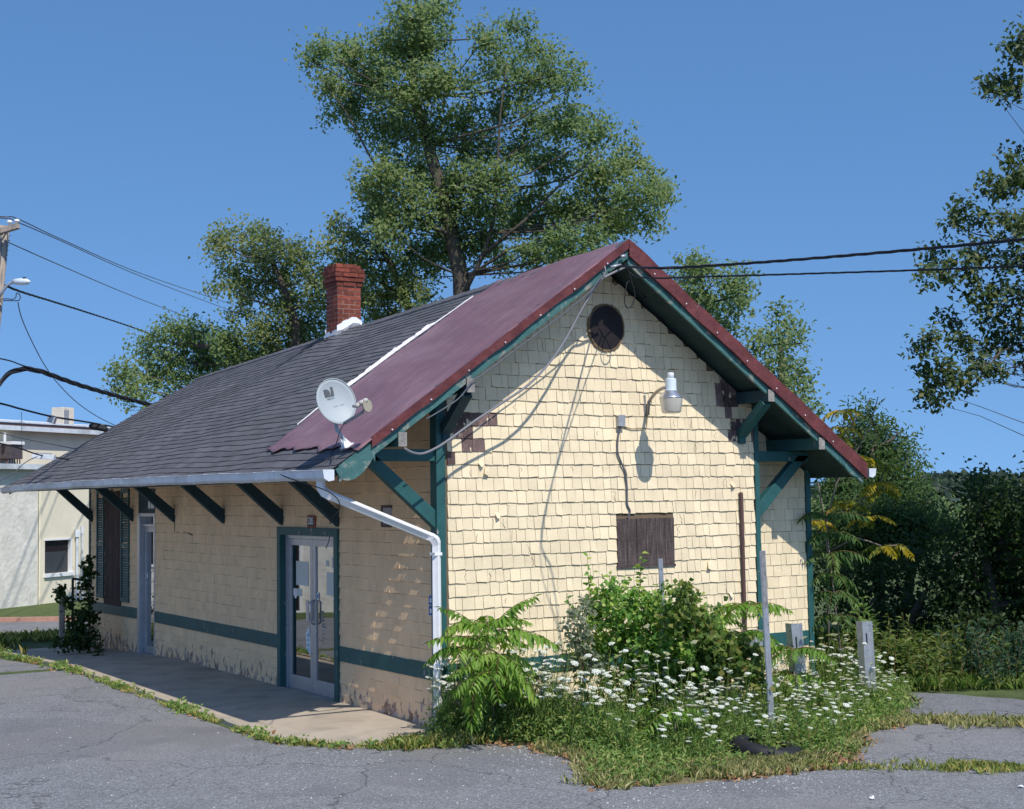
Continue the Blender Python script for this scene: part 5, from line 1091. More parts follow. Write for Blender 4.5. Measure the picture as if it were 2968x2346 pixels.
# wild carrot: six patterns, copied plant by plant
def inpoly(x, y, poly):
    c = False; n = len(poly)
    for i in range(n):
        (x0, y0), (x1, y1) = poly[i], poly[i-1]
        if (y0 > y) != (y1 > y) and x < (x1-x0)*(y-y0)/(y1-y0)+x0: c = not c
    return c
FLR = 'white-flowered wild carrot in the overgrown bed around the posts'
m_seed = leafmat('faded_umbel', [(0, (.30, .34, .16)), (1, (.52, .50, .34))], .2, .8)
protos = []
for v in range(9):
    t = thing('wild_carrot', FLR, 'wildflower', (0, 0, 0), 'wild carrot plants in flower'); st = MB(); hd = []; L = []
    for k in range(random.choice((3, 3, 4, 5))):
        a = random.uniform(0, 6.3); h = random.uniform(.62, 1.0); rr_ = .24*math.sqrt(random.random()); h *= random.uniform(.75, 1.05); e = V((math.cos(a)*rr_, math.sin(a)*rr_, h)); m_ = V((e.x*.4, e.y*.4, h*.55)); st.tube([(0, 0, 0), m_, e], [.0045, .0035, .0025], 4, caps=False)
        n = 5; P_ = np.array([tuple(V((0, 0, 0)).lerp(m_, f)) for f in RNG.random(26)]) + RNG.normal(size=(26, 3))*.035; L.append(leaf_arrays(P_, .06, None, .4, .22))
        fm_ = MB(); R = random.uniform(.024, .049); tilt = V((random.gauss(0, .16), -.18+random.gauss(0, .16), 1)).normalized(); q = V((0, 0, 1)).rotation_difference(tilt)
        for i in range(22):
            rr, an = R*math.sqrt((i+.4)/22), i*2.4; z = .010*(1-(rr/R)**2); s = .0105*random.uniform(.8, 1.25); pts = []
            for j in range(6): pts.append(e + q @ V((rr*math.cos(an)+s*math.cos(j*1.047+i), rr*math.sin(an)+s*math.sin(j*1.047+i), z+random.gauss(0, .0015))))
            c_ = e + q @ V((rr*math.cos(an), rr*math.sin(an), z+.004)); fm_.add(pts+[c_], [(j, (j+1) % 6, 6) for j in range(6)])
        for i in range(10):
            an = i*.628; fm_.tube([e + q @ V((0, 0, -.035)), e + q @ V((R*.75*math.cos(an), R*.75*math.sin(an), 0))], .0012, 3, 0, .1, caps=False)
        fm_.build('flower_head', m_flower if random.random() < .8 else m_seed, t)
    st.build('stems', l_weed, t); vs, rn = join_leaves(L); leaf_mesh('foliage', vs, rn, l_weed, t); protos.append(t)
used = set(); n_ = 0
CB = [(6.5, -.75), (5.5, -1.75), (4.7, -2.45), (3.6, -2.9), (2.6, -3.6), (1.5, -3.65), (.6, -3.35), (.35, -2.6), (.38, -1.5), (.1, -1.0), (-.32, -.45), (.02, -.1), (4.7, -.35), (6.5, .0)]
while n_ < 300:
    x, y = random.uniform(-.35, 6.6), random.uniform(-3.7, 0)
    if n_ % 3 == 0: y = max(-3.5, -3.3 + max(0, x-1.2)*.42 + abs(random.gauss(0, .6)))
    if n_ % 6 == 0: x, y = random.uniform(-.3, .9), random.uniform(-1.6, -.2)
    if not inpoly(x, y, CB): continue
    if y > -1.1 and 1 < x < 3.6: continue
    edge_ = y + 3.7 - max(0, x-1.2)*.45
    pr = protos[n_ % 9]
    if n_ < 9: r = pr
    else:
        r = pr.copy(); COL.objects.link(r)
        for ch in list(pr.children):
            c_ = ch.copy(); COL.objects.link(c_); c_.parent = r
    r.location = (x, y, 0); sc_ = random.uniform(.6, 1.0)*(.72 if edge_ < .6 else .95 if edge_ < 1.1 else 1.2)*(.80 if x > 2.6 else 1); r.scale = (1, 1, 1); r.scale = (sc_**.5, sc_**.5, sc_); r.rotation_euler = (random.gauss(0, .05), random.gauss(0, .05), random.uniform(-.5, .5)); n_ += 1
# weeds and grass nobody could count
L = []; st = MB(); C_ = []
for i in range(3600):
    x, y = random.uniform(-.4, 6.6), random.uniform(-3.8, .1)
    if not inpoly(x, y, BED): continue
    hmax = (.34 if (y > -2.4) else .20) if x < 2.6 else .16
    if y < -3.4: hmax = .12
    if y > -.45 and x < 1.6: hmax = .3
    h = hmax*random.uniform(.2, 1.0)**1.3+.04; k = 14; f = RNG.random(k); C_.append(np.stack([x+RNG.normal(size=k)*.06, y+RNG.normal(size=k)*.06, f*h+.01], 1))
P_ = np.concatenate(C_); vs, rn = leaf_arrays(P_, .06, None, .5, .36); tag(leaf_mesh('bed_weeds', vs, rn, l_weed), 'low tangled weeds covering the overgrown bed', 'weeds', kind='stuff')
def blades(name, pts, h, m, label, w_=.006):
    P_ = np.array(pts); n = len(P_); d = RNG.normal(size=(n, 3))*.38; d[:, 2] = 1; d /= np.linalg.norm(d, axis=1)[:, None]; s = np.cross(d, RNG.normal(size=(n, 3))); s /= np.linalg.norm(s, axis=1)[:, None]+1e-9
    L = (h*(.45+.9*RNG.random(n)))[:, None]; b = RNG.normal(size=(n, 3))*.22; b[:, 2] = -.10; vs = np.stack([P_, P_+d*L*.5+s*w_, P_+d*L+b*L, P_+d*L*.5-s*w_], 1).reshape(-1, 3); return tag(leaf_mesh(name, vs, RNG.random(n), m), label, 'grass', kind='stuff')
gp = []
def along(poly, n, sp, out):
    seg = [(poly[i], poly[i+1]) for i in range(len(poly)-1)]; Ls = [math.hypot(b[0]-a[0], b[1]-a[1]) for a, b in seg]; T = sum(Ls)
    while n > 0:
        t = random.uniform(0, T)
        for (a, b), l in zip(seg, Ls):
            if t <= l: x, y = a[0]+(b[0]-a[0])*t/l, a[1]+(b[1]-a[1])*t/l; break
            t -= l
        if math.sin(x*3.1+y*2.3)+math.sin(y*5.3-x)*.7 + random.gauss(0, .6) < -.1: continue
        k = random.randint(5, 12); sx = abs(random.gauss(0, sp)); a = random.uniform(0, 6.3); cx_, cy_ = x+sx*math.cos(a), y+sx*math.sin(a)
        out += [(cx_+random.gauss(0, .025), cy_+random.gauss(0, .025), gz(cx_, cy_)) for _ in range(k)]; n -= k
KERB = [(-1.86, 16), (-1.86, 9), (-1.86, 4), (-1.88, 1.2), (-1.82, .3), (-1.45, -.35), (-1.0, -.68), (-.45, -1.0)]
along(KERB, 4200, .05, gp); blades('kerb_grass', gp, .075, l_grass, 'thin grass growing along the kerb of the walk')
gp = []; along([(-1.0, -.62), (-.4, -.95), (.4, -.7), (1.0, -1.0)], 2000, .15, gp); blades('corner_grass', gp, .13, l_grass, 'grass at the foot of the corner plants')
gp = []; along([(.3, -1.7), (.3, -2.5), (0, -3.0), (-.3, -3.5)], 2500, .09, gp); along([(-.3, -3.55), (.4, -3.75), (1.2, -3.85), (2.2, -3.8)], 11000, .15, gp); along([(-.1, -3.3), (.6, -3.5), (1.6, -3.65)], 3000, .2, gp); along([(2.2, -3.85), (2.8, -3.5), (3.6, -2.9), (4.3, -2.75)], 1800, .09, gp); along([(4.3, -2.6), (4.8, -2.9), (5.4, -3.6), (6.0, -4.4)], 2600, .20, gp); along([(4.4, -2.6), (5.4, -1.8), (6.3, -.9)], 1500, .14, gp); blades('bed_edge_grass', gp, .105, leafmat('pale_grass', [(0, (.22, .28, .09)), (.5, (.46, .46, .18)), (1, (.72, .62, .34))]), 'pale dry grass fringing the planting bed')
gp = []; along([(1.7, -4.05), (2.3, -4.55), (2.8, -5.0), (3.6, -5.7)], 700, .07, gp); along([(2.6, -4.4), (2.9, -4.9), (3.4, -5.4)], 900, .09, gp); blades('crack_grass', gp, .085, l_grass, 'dry grass growing along cracks in the asphalt')
gp = []; along([(-2.1, 13), (-2.3, 15), (-2.2, 16.2), (-1.2, 16.8), (.2, 16.6)], 4500, .35, gp); along([(-5, 17.2), (-2.8, 16.6), (-1.2, 15.8)], 3000, .25, gp); blades('far_grass', gp, .20, l_grass, 'ragged grass patch beyond the far end of the walk', .009)
gp = []
for i in range(60000):
    x, y = random.uniform(5.0, 14), random.uniform(-5, 5)
    if x - 6.4 < (-.9-y)*-.0 and y < 0 or x < 6.5: continue
    if y < -2.6 + (9.6-x)*.55 and x < 9.6: continue
    gp.append((x, y, -.01))
blades('wood_edge_grass', gp, .20, leafmat('lush_grass', [(0, (.10, .18, .035)), (.6, (.20, .29, .065)), (1, (.34, .36, .11))]), 'green undergrowth at the foot of the wood', .016)
# broad little weeds along the kerb; leaf litter
C_ = []
gp = []; along(KERB, 1500, .08, gp)
P_ = np.array(gp)+RNG.normal(size=(len(gp), 3))*[.03, .03, .02]+[0, 0, .05]; vs, rn = leaf_arrays(P_, .06, None, .6, .6); tag(leaf_mesh('kerb_weeds', vs, rn, l_weed), 'small broad-leaved weeds along the kerb', 'weeds', kind='stuff')
gp = []; along([(-.03, -1.12), (.2, -1.4), (.24, -2.4), (-.05, -3.05), (-.4, -3.65), (.4, -4.02), (1.6, -4.1), (2.3, -4.05), (2.9, -3.5), (3.6, -3.03), (4.3, -2.9)], 1100, .055, gp); along(KERB, 250, .09, gp)
P_ = np.array(gp)+RNG.normal(size=(len(gp), 3))*[.05, .05, .002]+[0, 0, .014]; vs, rn = leaf_arrays(P_, .06, None, 1.2, .55, fold=.08); tag(leaf_mesh('leaf_litter', vs, rn, l_dry), 'brown dead leaves along the edge of the bed', 'leaves', kind='stuff')
# loose grit at the edge of the asphalt
pb_ = MB()
for i in range(800):
    x, y = random.choice(((random.gauss(-.0, .22), random.gauss(-2.0, .6)), (random.gauss(1.0, .9), random.gauss(-4.35, .2)), (random.gauss(-3, 2.2), random.gauss(1, 4)), (random.gauss(-1.5, 1.2), random.gauss(-2.2, 1.2))))
    if inpoly(x, y, BED) or x > -1.9 and y > -.4: continue
    s = random.uniform(.005, .013); z = gz(x, y)+.005; a = random.uniform(0, 6); pts = [(x+s*math.cos(a+t*1.57)*random.uniform(.6, 1.2), y+s*math.sin(a+t*1.57)*random.uniform(.6, 1.2), z) for t in range(4)]; pb_.add(pts+[(x, y, z+s*.8)], [(t, (t+1) % 4, 4) for t in range(4)])
tag(pb_.build('loose_grit', mat('pale_grit', (.40, .40, .40), .9, .1, 5, rndv=.5)), 'loose pale grit scattered on the asphalt', 'gravel', kind='stuff')
pl_ = thing('seedling', 'small dark seedling growing in a crack of the walk before the shuttered window', 'seedling', on(290, 1905, 2, -.08)); st = MB(); L = []
for i in range(3): weedstem(st, L, V(pl_.location)+V((random.gauss(0, .06), random.gauss(0, .06), -.05)), random.uniform(.25, .42), .11, 16, .08)
st.build('stems', m_red_st, pl_); vs, rn = join_leaves(L); leaf_mesh('foliage', vs, rn, l_dark, pl_)

p = V((2.05, -3.35, 0)); t = thing('weed_clump', 'leafy weeds growing through and in front of the old tyre', 'weeds', p); st = MB(); L = []
for i in range(46): weedstem(st, L, V((p.x+random.gauss(.1, .33), p.y+random.gauss(0, .14), -.01)), random.uniform(.16, .40), .075, 18, .05)
st.build('stems', m_red_st, t); vs, rn = join_leaves(L); leaf_mesh('foliage', vs, rn, l_weed, t)
# ------------------------------------------------------------------ posts and tyre in the bed
def flat_post(label, px, top, D_y, base_py, wd, th, lean=(0, 0), m=m_galv):
    b = on(px[1], base_py, 1, D_y); g0 = V((b.x, b.y, -.05)); tp = on(px[0], top, 1, D_y+lean[1]); t = thing('steel_post', label, 'post', g0); mb = MB(); mb.bar(g0, tp, wd, th, (.35, -1, 0)); bev(fixn(mb.build('flat_bar', m, t)), .003)
    return t, g0, tp
t_, g0, tp = flat_post('tall flat grey steel post standing in front of the right end of the gable', (2209, 2239), 1597, -2.52, 2140, .108, .02)
mb = MB(); q0, q1 = tp.lerp(g0, .30), tp; mb.bar(q1+V((-.002, -.014, -.005)), q0+V((-.002, -.014, 0)), .085, .004, (.35, -1, 0)); fixn(mb.build('tape_strip', mat('grubby_tape', (.22, .215, .22), .8, .4, 14), t_))
t_, g0, tp = flat_post('thin flat steel sign post half hidden by the leafy shrub', (1914, 1935), 1620, -1.5, 2110, .082, .014)
hol = MB()
for k in range(7): c = tp.lerp(g0, .06+.10*k); hol.lathe([(0, 0), (.008, 0)], c+V((0, -.0095, 0)), (0.1, -1, 0), 8)
hol.build('bolt_hole', m_black, t_)
def chan_post(label, px0, px1, top, y, D):
    g0 = on(px1, 2060, 1, y); g0.z = -.05; tp = on(px0, top, 1, y); t = thing('channel_post', label, 'post', g0, None); mb = MB(); ax = RT.copy(); ax.z = 0; ax.normalize(); fw_h = V((FW.x, FW.y, 0)).normalized()
    a = .09; pr = [(-.105, .075), (-.045, .0), (.045, -.005), (.10, .07), (.092, .078), (.042, .006), (-.042, .012), (-.097, .082)]
    q = [ax*u + fw_h*v for u, v in pr]; k = len(q); vs = [g0+p for p in q]+[tp+p for p in q]; fs = [(i, (i+1) % k, k+(i+1) % k, k+i) for i in range(k)] + [(0, 1, 6, 7), (1, 2, 5, 6), (2, 3, 4, 5), (k, k+7, k+6, k+1), (k+1, k+6, k+5, k+2), (k+2, k+5, k+4, k+3)]; mb.add(vs, fs); o = fixn(mb.build('folded_steel', m_galv, t))
    sl = MB(); c = tp.lerp(g0, .14)+ax*-.0+fw_h*-.006; sl.bar(c, c+(g0-tp)*.12, .012, .012, fw_h); sl.build('slot', m_black, t); return t
chan_post('short bent galvanised guard post left, against the narrow bay wall', 2304, 2326, 1808, -1.35, 17)
chan_post('short folded galvanised guard post right, standing clear of the station corner', 2509, 2525, 1802, -1.25, 17)
c = on(2240, 2170, 2, .12); c = V((c.x+.02, c.y+.12, .045)); tyre = thing('old_tyre', 'black tyre half sunk in weeds around the foot of the tall post', 'tyre', (c.x, c.y, 0)); mb = MB()
pr = [(.20, -.10), (.22, -.12), (.30, -.125), (.345, -.10), (.36, -.05), (.36, .05), (.345, .10), (.30, .125), (.22, .12), (.20, .10), (.24, .085), (.30, .08), (.30, -.08), (.24, -.085), (.20, -.10)]; mb.lathe([(r, z) for r, z in pr], c, (.12, -.10, 1), 40); mb.build('tread', m_black, tyre, True)
mb = MB()
for i in range(44):
    t = 2*math.pi*i/44; q = V((0, 0, 1)).rotation_difference(V((.12, -.10, 1))); p = c + q @ V((.362*math.cos(t), .362*math.sin(t), 0)); mb.bar(p + q @ V((0, 0, -.06)), p + q @ V((0, 0, .06)), .028, .014, q @ V((math.cos(t), math.sin(t), 0)))
mb.build('tread_block', m_black, tyre); mb = MB(); mb.lathe([(0, .0), (.205, .0), (.205, .02), (0, .02)], c+V((0, 0, .05)), (.12, -.10, 1), 24); mb.build('wheel_plate', mat('rusted_plate', (.20, .10, .055), .9, .4, 12), tyre)
# litter scraps at the right
for (x, y, lab) in ((2258, 2240, 'crumpled pale paper scrap at the edge of the bed below the tyre'), (2960, 2285, 'white scrap lying on the asphalt at the right edge'), (2528, 2320, 'pale flat pebble on the asphalt low at the right')):
    p = on(x, y, 2, 0); mb = MB(); s = .055 if x == 2258 else .028; pts = [V((p.x+s*math.cos(t)*random.uniform(.4, 1.3), p.y+s*math.sin(t)*random.uniform(.4, 1.3), .012+random.uniform(0, .03))) for t in (0, .8, 1.6, 2.4, 3.1, 3.9, 4.7, 5.5)]
    mb.add(pts+[V((p.x, p.y, .045 if s > .05 else .03)), V((p.x, p.y, .004))], [(i, (i+1) % 8, 8) for i in range(8)]+[((i+1) % 8, i, 9) for i in range(8)]); tag(mb.build('litter' if x != 2528 else 'pebble', m_white), lab, 'litter' if x != 2528 else 'pebble')
# handrail and stub post at the far end of the walk
hr = thing('handrail', 'black pipe handrail at the far end of the station', 'handrail', (-.75, 14.7, gz(0, 14.7))); Dh = 27.0
a, b = dep(211, 1678, Dh), dep(262, 1684, Dh-.2); f_ = V((a.x, a.y, gz(a.x, a.y))); hr.location = f_; mb = MB(); mb.tube([f_, a-V((0, 0, .03)), a, b], .024, 8); mb.build('rail_pipe', m_black, hr, True)
p = dep(180, 1702, 28); g_ = V((p.x, p.y, gz(p.x, p.y))); mb = MB(); mb.bar(g_, p, .11, .09, (1, 0, 0)); stub = tag(fixn(mb.build('wooden_stub_post', m_polew)), 'short weathered wooden post in the weeds left of the black handrail', 'post')
mx_ = on(258, 1682, 0, -.02); mb = MB(); mb.box((-.09, 13.86, mx_.z-.16), (-.035, 13.955, mx_.z+.14)); mo = tag(bev(fixn(mb.build('outlet_box', m_galvd)), .005), 'small grey box on the far end of the front wall above the vines', 'outlet box'); mb = MB(); mb.box((-.096, 13.88, mx_.z-.10), (-.0905, 13.94, mx_.z+.06)); fixn(mb.build('cover', m_galv, mo))
# ------------------------------------------------------------------ the cream building across the street
fb = thing('stucco_building', 'cream stucco building with white gutters across the street beyond the station', 'building', F0)
def px_z(px, py, n=0.0):                                # where that sight line meets the plane n metres in front of its face
    d = ray(px, py); q = F0 + FN*n; t = (q-CAM).dot(FN)/d.dot(FN); return CAM + d*t
def fs(px, n=0.0): return (px_z(px, 1600, n)-F0).dot(FD)
def fbox(mb, s0, s1, n0, n1, z0, z1, mi=0): mb.prism([fpt(s0, n0, z0), fpt(s1, n0, z0), fpt(s1, n1, z0), fpt(s0, n1, z0)], (0, 0, z1-z0), mi)
sw = (fs(130), fs(206), px_z(130, 1664).z, px_z(130, 1568).z); sp_ = fs(105)
ze = px_z(60, 1352, .5).z; zu = px_z(100, 1243, -2.6).z
mb = MB(); fbox(mb, sp_, sw[0], -4, 0, -.3, ze+.05); fbox(mb, sw[1], 24, -4, 0, -.3, ze+.05); fbox(mb, sw[0], sw[1], -4, 0, -.3, sw[2]); fbox(mb, sw[0], sw[1], -4, 0, sw[3], ze+.05); fixn(mb.build('smooth_wall', m_stucco, fb))
mb = MB(); fbox(mb, -26, sp_-.005, -4, .05, -.3, ze+.05); fixn(mb.build('rough_wall', m_rough, fb))
mb = MB(); fbox(mb, -26, 24, -12, -3.1, ze-.2, zu+.05); fixn(mb.build('upper_wall', m_stucco, fb))
mb = MB(); mb.prism([fpt(-26, .20, ze+.0), fpt(24, .20, ze+.0), fpt(24, -3.1, ze+.06), fpt(-26, -3.1, ze+.06)], (0, 0, .06)); fixn(mb.build('lower_roof', m_brown, fb))
mb = MB(); fbox(mb, -26, 24, -12.5, -2.88, zu+.02, zu+.16); o = fixn(mb.build('roof_fascia', m_brown, fb))
mb = MB(); mb.prism([fpt(-26, -2.9, zu+.165), fpt(24, -2.9, zu+.165), fpt(24, -8, zu+.62), fpt(-26, -8, zu+.62)], (0, 0, .05)); fixn(mb.build('upper_roof', mat('white_roof_coat', (.78, .78, .78), .5, .05), fb))
for n_f, z in ((.205, ze), (-2.87, zu)):
    mb = MB(); fbox(mb, -26, 24, n_f, n_f+.13, z-.07, z+.07); fixn(mb.build('gutter', m_gut, fb))
mb = MB(); fbox(mb, -26, 24, -2.89, -2.84, zu+.17, zu+.22); fixn(mb.build('roof_edge', m_gut, fb))
mb = MB(); fbox(mb, sw[0]+.002, sw[1]-.002, -.12, -.09, sw[2]+.002, sw[3]-.002); wo = fixn(mb.build('window', mat('insect_screen', (.045, .05, .055), .5, .1), fb))
mb = MB(); fbox(mb, sw[0]+.003, sw[1]-.003, -.088, -.085, sw[2]+.66*(sw[3]-sw[2]), sw[3]-.003); fixn(mb.build('upper_sash', m_darkglass, wo))
for k, (s0_, z0_, w_, h_) in enumerate(((-3.5, 1.0, 1.1, 1.3), (-7.2, 1.0, 1.1, 1.3), (-11, -.2, 1.0, 2.1), (-14.6, 1.0, 1.4, 1.3), (-19, 1.0, 1.4, 1.3))):  # unseen windows and a door, added for reflections in the door glass
    mb = MB(); fbox(mb, sp_+s0_, sp_+s0_+w_, .052, .062, z0_, z0_+h_); w2 = fixn(mb.build('window' if h_ < 2 else 'door', m_darkglass, fb)); mb = MB()
    for a_, b_, c_, d_ in ((-.07, 0, -.07, h_+.07), (w_, w_+.07, -.07, h_+.07), (0, w_, h_, h_+.07), (0, w_, -.07, 0)): fbox(mb, sp_+s0_+a_, sp_+s0_+b_, .052, .09, z0_+c_, z0_+d_)
    fixn(mb.build('frame', m_white, w2))
mb = MB(); fbox(mb, sw[0]-.05, sw[1]+.10, .001, .07, sw[2]-.10, sw[2]-.002); fixn(mb.build('sill', m_white, wo)); mb = MB(); fbox(mb, sw[1]-.04, sw[1]+.03, -.08, .02, sw[2], sw[3]); fbox(mb, sw[0]-.03, sw[1]+.03, .001, .02, sw[3]+.001, sw[3]+.05); fixn(mb.build('frame', m_white, wo))
for px, a, b, r in ((218, 1545, 1745, .045), (232, 1535, 1745, .022)):
    s = fs(px); p0, p1 = fpt(s, .07, px_z(px, a).z), fpt(s, .07, px_z(px, b).z); mb = MB(); mb.tube([p0, p1], r, 8); mb.box(tuple(p0-V((r*1.6, r*1.6, .12))), tuple(p0+V((r*1.6, r*1.6, .1)))); fixn(mb.build('wall_pipe', m_gut, fb))
s = fs(108); mb = MB(); mb.tube([fpt(s, .08, ze-.08), fpt(s, .08, -.2)], .03, 6); mb.build('corner_pipe', m_stucco, fb)
s0, s1 = fs(135), fs(182); mb = MB(); p = px_z(20, 1310, -2.9); s = (p-F0).dot(FD); fbox(mb, s-.28, s+.28, -3.1, -2.55, p.z-.22, p.z+.20); ac = tag(bev(fixn(mb.build('window_air_conditioner', mat('rusty_case', (.09, .075, .08), .7, .3, 8))), .01), 'dark boxy window air conditioner on the upper wall of the cream building', 'air conditioner')
mb = MB(); fbox(mb, s-.22, s+.30, -3.08, -2.5, p.z+.21, p.z+.30); fixn(mb.build('cover_sheet', m_white, ac)); mb = MB()
for k in range(6): mb.bar(fpt(s-.22+.11*k, -2.7, p.z-.22), fpt(s-.22+.11*k, -2.7, p.z-.52), .03, .03, (1, 0, 0))
mb.build('rusty_frame', mat('rusty_iron', (.22, .11, .08), .9, .4, 10), ac)
q0 = px_z(184, 1235, -4.6); s = (q0-F0).dot(FD); q1 = px_z(232, 1184, -4.6); mb = MB(); fbox(mb, s, s+.55, -5.1, -4.6, q0.z-.1, q1.z); hv = tag(bev(fixn(mb.build('rooftop_unit', mat('beige_metal', (.55, .49, .40), .6, .1, 6))), .02), 'beige box-shaped rooftop unit on the cream building', 'rooftop unit')
mb = MB(); fbox(mb, s+.02, s+.18, -4.6, -4.52, q0.z+.05, q1.z-.1); fixn(mb.build('grille', m_galvd, hv))
mb = MB(); s = fs(12, -2.6); p = px_z(14, 1255, -2.6); mb.tube([p, p-V((0, 0, .28))], .04, 8); mb.build('vent_pipe', m_white, fb)
# ------------------------------------------------------------------ utility pole, street light, wires
Dp = 26.7
up_ = thing('utility_pole', 'weathered wooden utility pole with crossarm at the left edge', 'utility pole', dep(-118, 1800, Dp)); up_.location.z = -.24
base = V(up_.location); top = dep(10, 655, Dp); mb = MB(); mb.tube([base, base.lerp(top, .5), top], [.17, .145, .115], 16); mb.build('pole', m_polew, up_, True)
mb = MB(); ca, cb_ = dep(-150, 716, Dp-.2), dep(54, 655, Dp-.35); mb.bar(ca, cb_, .11, .10, (0, 0, 1)); bev(fixn(mb.build('crossarm', m_polew, up_)), .006)
mb = MB(); mb.bar(dep(20, 672, Dp-.3), dep(-12, 725, Dp-.15), .03, .02, (1, 0, 0)); mb.build('arm_brace', m_galvd, up_)
for (x, y) in ((28, 643), (49, 640)):
    p = dep(x, y, Dp-.3); mb = MB(); mb.lathe([(0, .03), (.03, .025), (.055, .0), (.052, -.02), (.02, -.035), (.012, -.09), (0, -.09)], p, n=14); mb.build('insulator', m_white, up_, True)
mb = MB()
for k in range(7): p = dep(26-k*2.2, 670+k*14, Dp); mb.bar(p, p+RT*.05, .012, .012)
mb.build('step_bolts', m_galvd, up_)
sg = MB(); q = [dep(-1-i*1.8, 665+i*22, Dp-.13) for i in range(8)]; sg.tube(q, [.03, .05, .06, .065, .07, .06, .05, .03], 6); sg.build('cable_guard', m_galvd, up_, True)
lt = thing('street_light', 'curved arm street light on the utility pole with a small sensor on top', 'street light', dep(0, 850, Dp-.2)); mb = MB(); q = [dep(x, y, Dp-.25) for x, y in ((-6, 866), (6, 847), (18, 830), (30, 821), (45, 817))]; mb.tube(q, [.03, .03, .028, .026, .03], 8); mb.build('arm', m_galv, lt, True)
mb = MB(); a, b = dep(38, 817, Dp-.25), dep(88, 817, Dp-.45); d = (b-a); q = [a, a+d*.25, a+d*.5, a+d*.8, b]; mb.tube(q, [.045, .06, .065, .055, .01], 10); mb.build('head', m_gut, lt, True)
mb = MB(); p = dep(71, 809, Dp-.38); mb.lathe([(0, .03), (.03, .03), (.03, -.03), (0, -.03)], p, n=10); mb.build('photocell', m_black, lt)
def pw(label, pts, r, m=m_wire, cat='wire', twist=0, name='overhead_wire'): return wire(name, label, cat, [dep(x_, y_, d_-6.3*min(1, max(0, 1-max(0, x_)/640))*(1 if d_ < 100 else 0)) for x_, y_, d_ in pts], r, m, 5, None, twist, 12)
pw('uppermost thin wire leaving the pole top toward the trees', [(-300, 610, 30), (0, 628, 32.6), (51, 635, 32.7), (180, 695, 37), (400, 790, 46), (640, 872, 56), (900, 955, 68), (1300, 1080, 85)], .012)
pw('second thin wire just under the uppermost one', [(-300, 612, 30), (0, 632, 32.6), (54, 646, 32.7), (180, 700, 37), (400, 798, 46), (640, 890, 56), (900, 985, 68), (1300, 1120, 85)], .012)
pw('single wire from below the crossarm down toward the left trees', [(22, 702, 33), (180, 772, 37), (400, 865, 46), (640, 955, 56), (820, 1020, 62), (1200, 1150, 80)], .012)
pw('twisted dark line from the street light height down behind the roof', [(4, 823, 33), (60, 846, 33.5), (170, 880, 36), (280, 915, 39), (400, 955, 43), (520, 1000, 47), (640, 1030, 51), (760, 1080, 56), (1000, 1150, 65)], .017, m_black, 'wire', 5)
pw('thin twisting wire hanging steeply from the street light', [(52, 876, 33), (62, 920, 33.3), (90, 985, 34), (130, 1060, 35), (175, 1120, 36), (240, 1180, 37), (330, 1232, 38), (500, 1300, 40)], .010)
pw('short clamped wires beside the pole under the street light', [(-30, 868, 32.8), (18, 867, 32.8), (36, 868, 32.8), (46, 862, 32.8), (48, 850, 32.8), (58, 857, 32.8), (56, 870, 32.8), (40, 872, 32.8), (-30, 871, 32.8)], .009, m_black)
pw('thick black cable bundle looping up at the left edge and behind the roof', [(-60, 1190, 29.5), (-5, 1118, 29.5), (25, 1084, 29.6), (70, 1070, 29.8), (120, 1078, 30), (170, 1096, 30.3), (240, 1120, 31), (330, 1146, 32), (420, 1170, 33), (560, 1200, 35)], .032, m_black, 'cable', 3.5)
pw('thin line meeting the black cable bundle from the left', [(-200, 1010, 29), (0, 1040, 29.5), (60, 1058, 29.7), (90, 1068, 29.8)], .012, m_black)
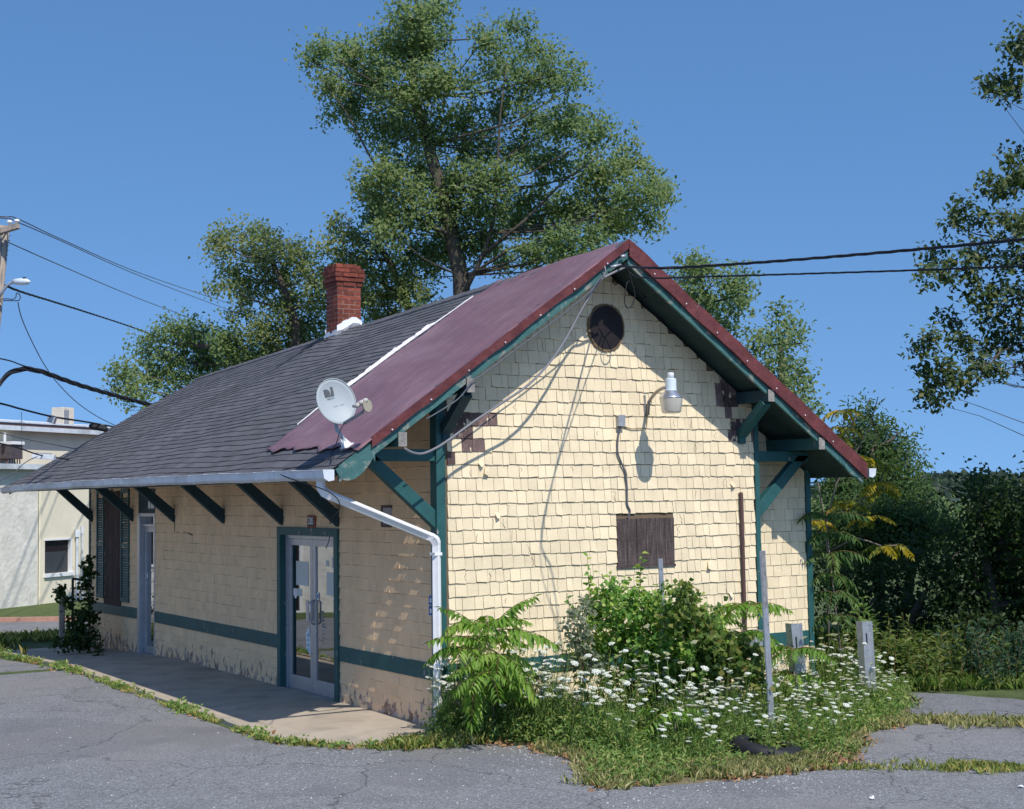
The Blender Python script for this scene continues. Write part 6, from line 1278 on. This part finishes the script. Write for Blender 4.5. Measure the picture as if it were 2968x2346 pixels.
pw('dark cable with splices crossing low before the cream building', [(-150, 1140, 29), (0, 1170, 30), (60, 1186, 30.5), (150, 1208, 31), (240, 1222, 31.6), (320, 1236, 32), (460, 1262, 33)], .018, m_black, 'cable')
pw('thin drop wire crossing the upper wall of the cream building', [(-150, 1220, 30), (0, 1255, 31), (80, 1274, 31.5), (200, 1298, 32), (330, 1325, 33)], .009)
pw('dark double wire leading to the pale box in front of the cream building', [(-150, 1255, 29), (0, 1286, 30), (50, 1298, 30.3), (110, 1318, 30.6), (170, 1328, 31), (300, 1350, 32)], .014, m_black)
pw('low wire slanting up to the right under the lower gutter', [(-100, 1440, 29), (0, 1393, 30), (40, 1372, 30.3), (62, 1350, 30.5), (85, 1334, 30.6), (108, 1324, 30.7)], .008)
pw('thin hanging tie wires between two cable runs', [(62, 1195, 30.5), (63, 1240, 30.5), (63, 1296, 30.5)], .005)
for (x, y, w_, h_, lab, m) in ((150, 1217, .13, .12, 'small pale junction box hung on the dark cable', m_galv), (127, 1324, .40, .09, 'long pale terminal box hung on the low double wire', m_gut), (285, 1240, .36, .11, 'long black splice case hung on the cable near the roof edge', m_black)):
    D = 30.7-6.3*(1-x/640) if y > 1300 else 31-6.3*(1-x/640) if x < 200 else 31.9-6.3*(1-x/640); p = dep(x, y, D); mb = MB(); rh = V((RT.x, RT.y, 0)).normalized()
    if m is m_black: mb.tube([p-rh*w_/2+V((0, 0, .03)), p-rh*w_*.4+V((0, 0, .03)), p+rh*w_*.4-V((0, 0, .03)), p+rh*w_/2-V((0, 0, .03))], [.03, .06, .06, .03], 10)
    else: mb.bar(p-rh*w_/2+V((0, 0, .02)), p+rh*w_/2-V((0, 0, .02)), .12, h_)
    o = tag(bev(fixn(mb.build('cable_box', m)), .006), lab, 'cable box'); c2 = MB(); c2.bar(p-rh*w_*.35+V((0, 0, h_*.5+.02)), p+rh*w_*.35+V((0, 0, h_*.5+.0)), .02, .02); c2.build('hanger', m_galvd, o)
pw('pair of far wires crossing before the wooded hill', [(2550, 1380, 120), (2680, 1398, 120), (2800, 1432, 120), (3000, 1480, 120)], .03)
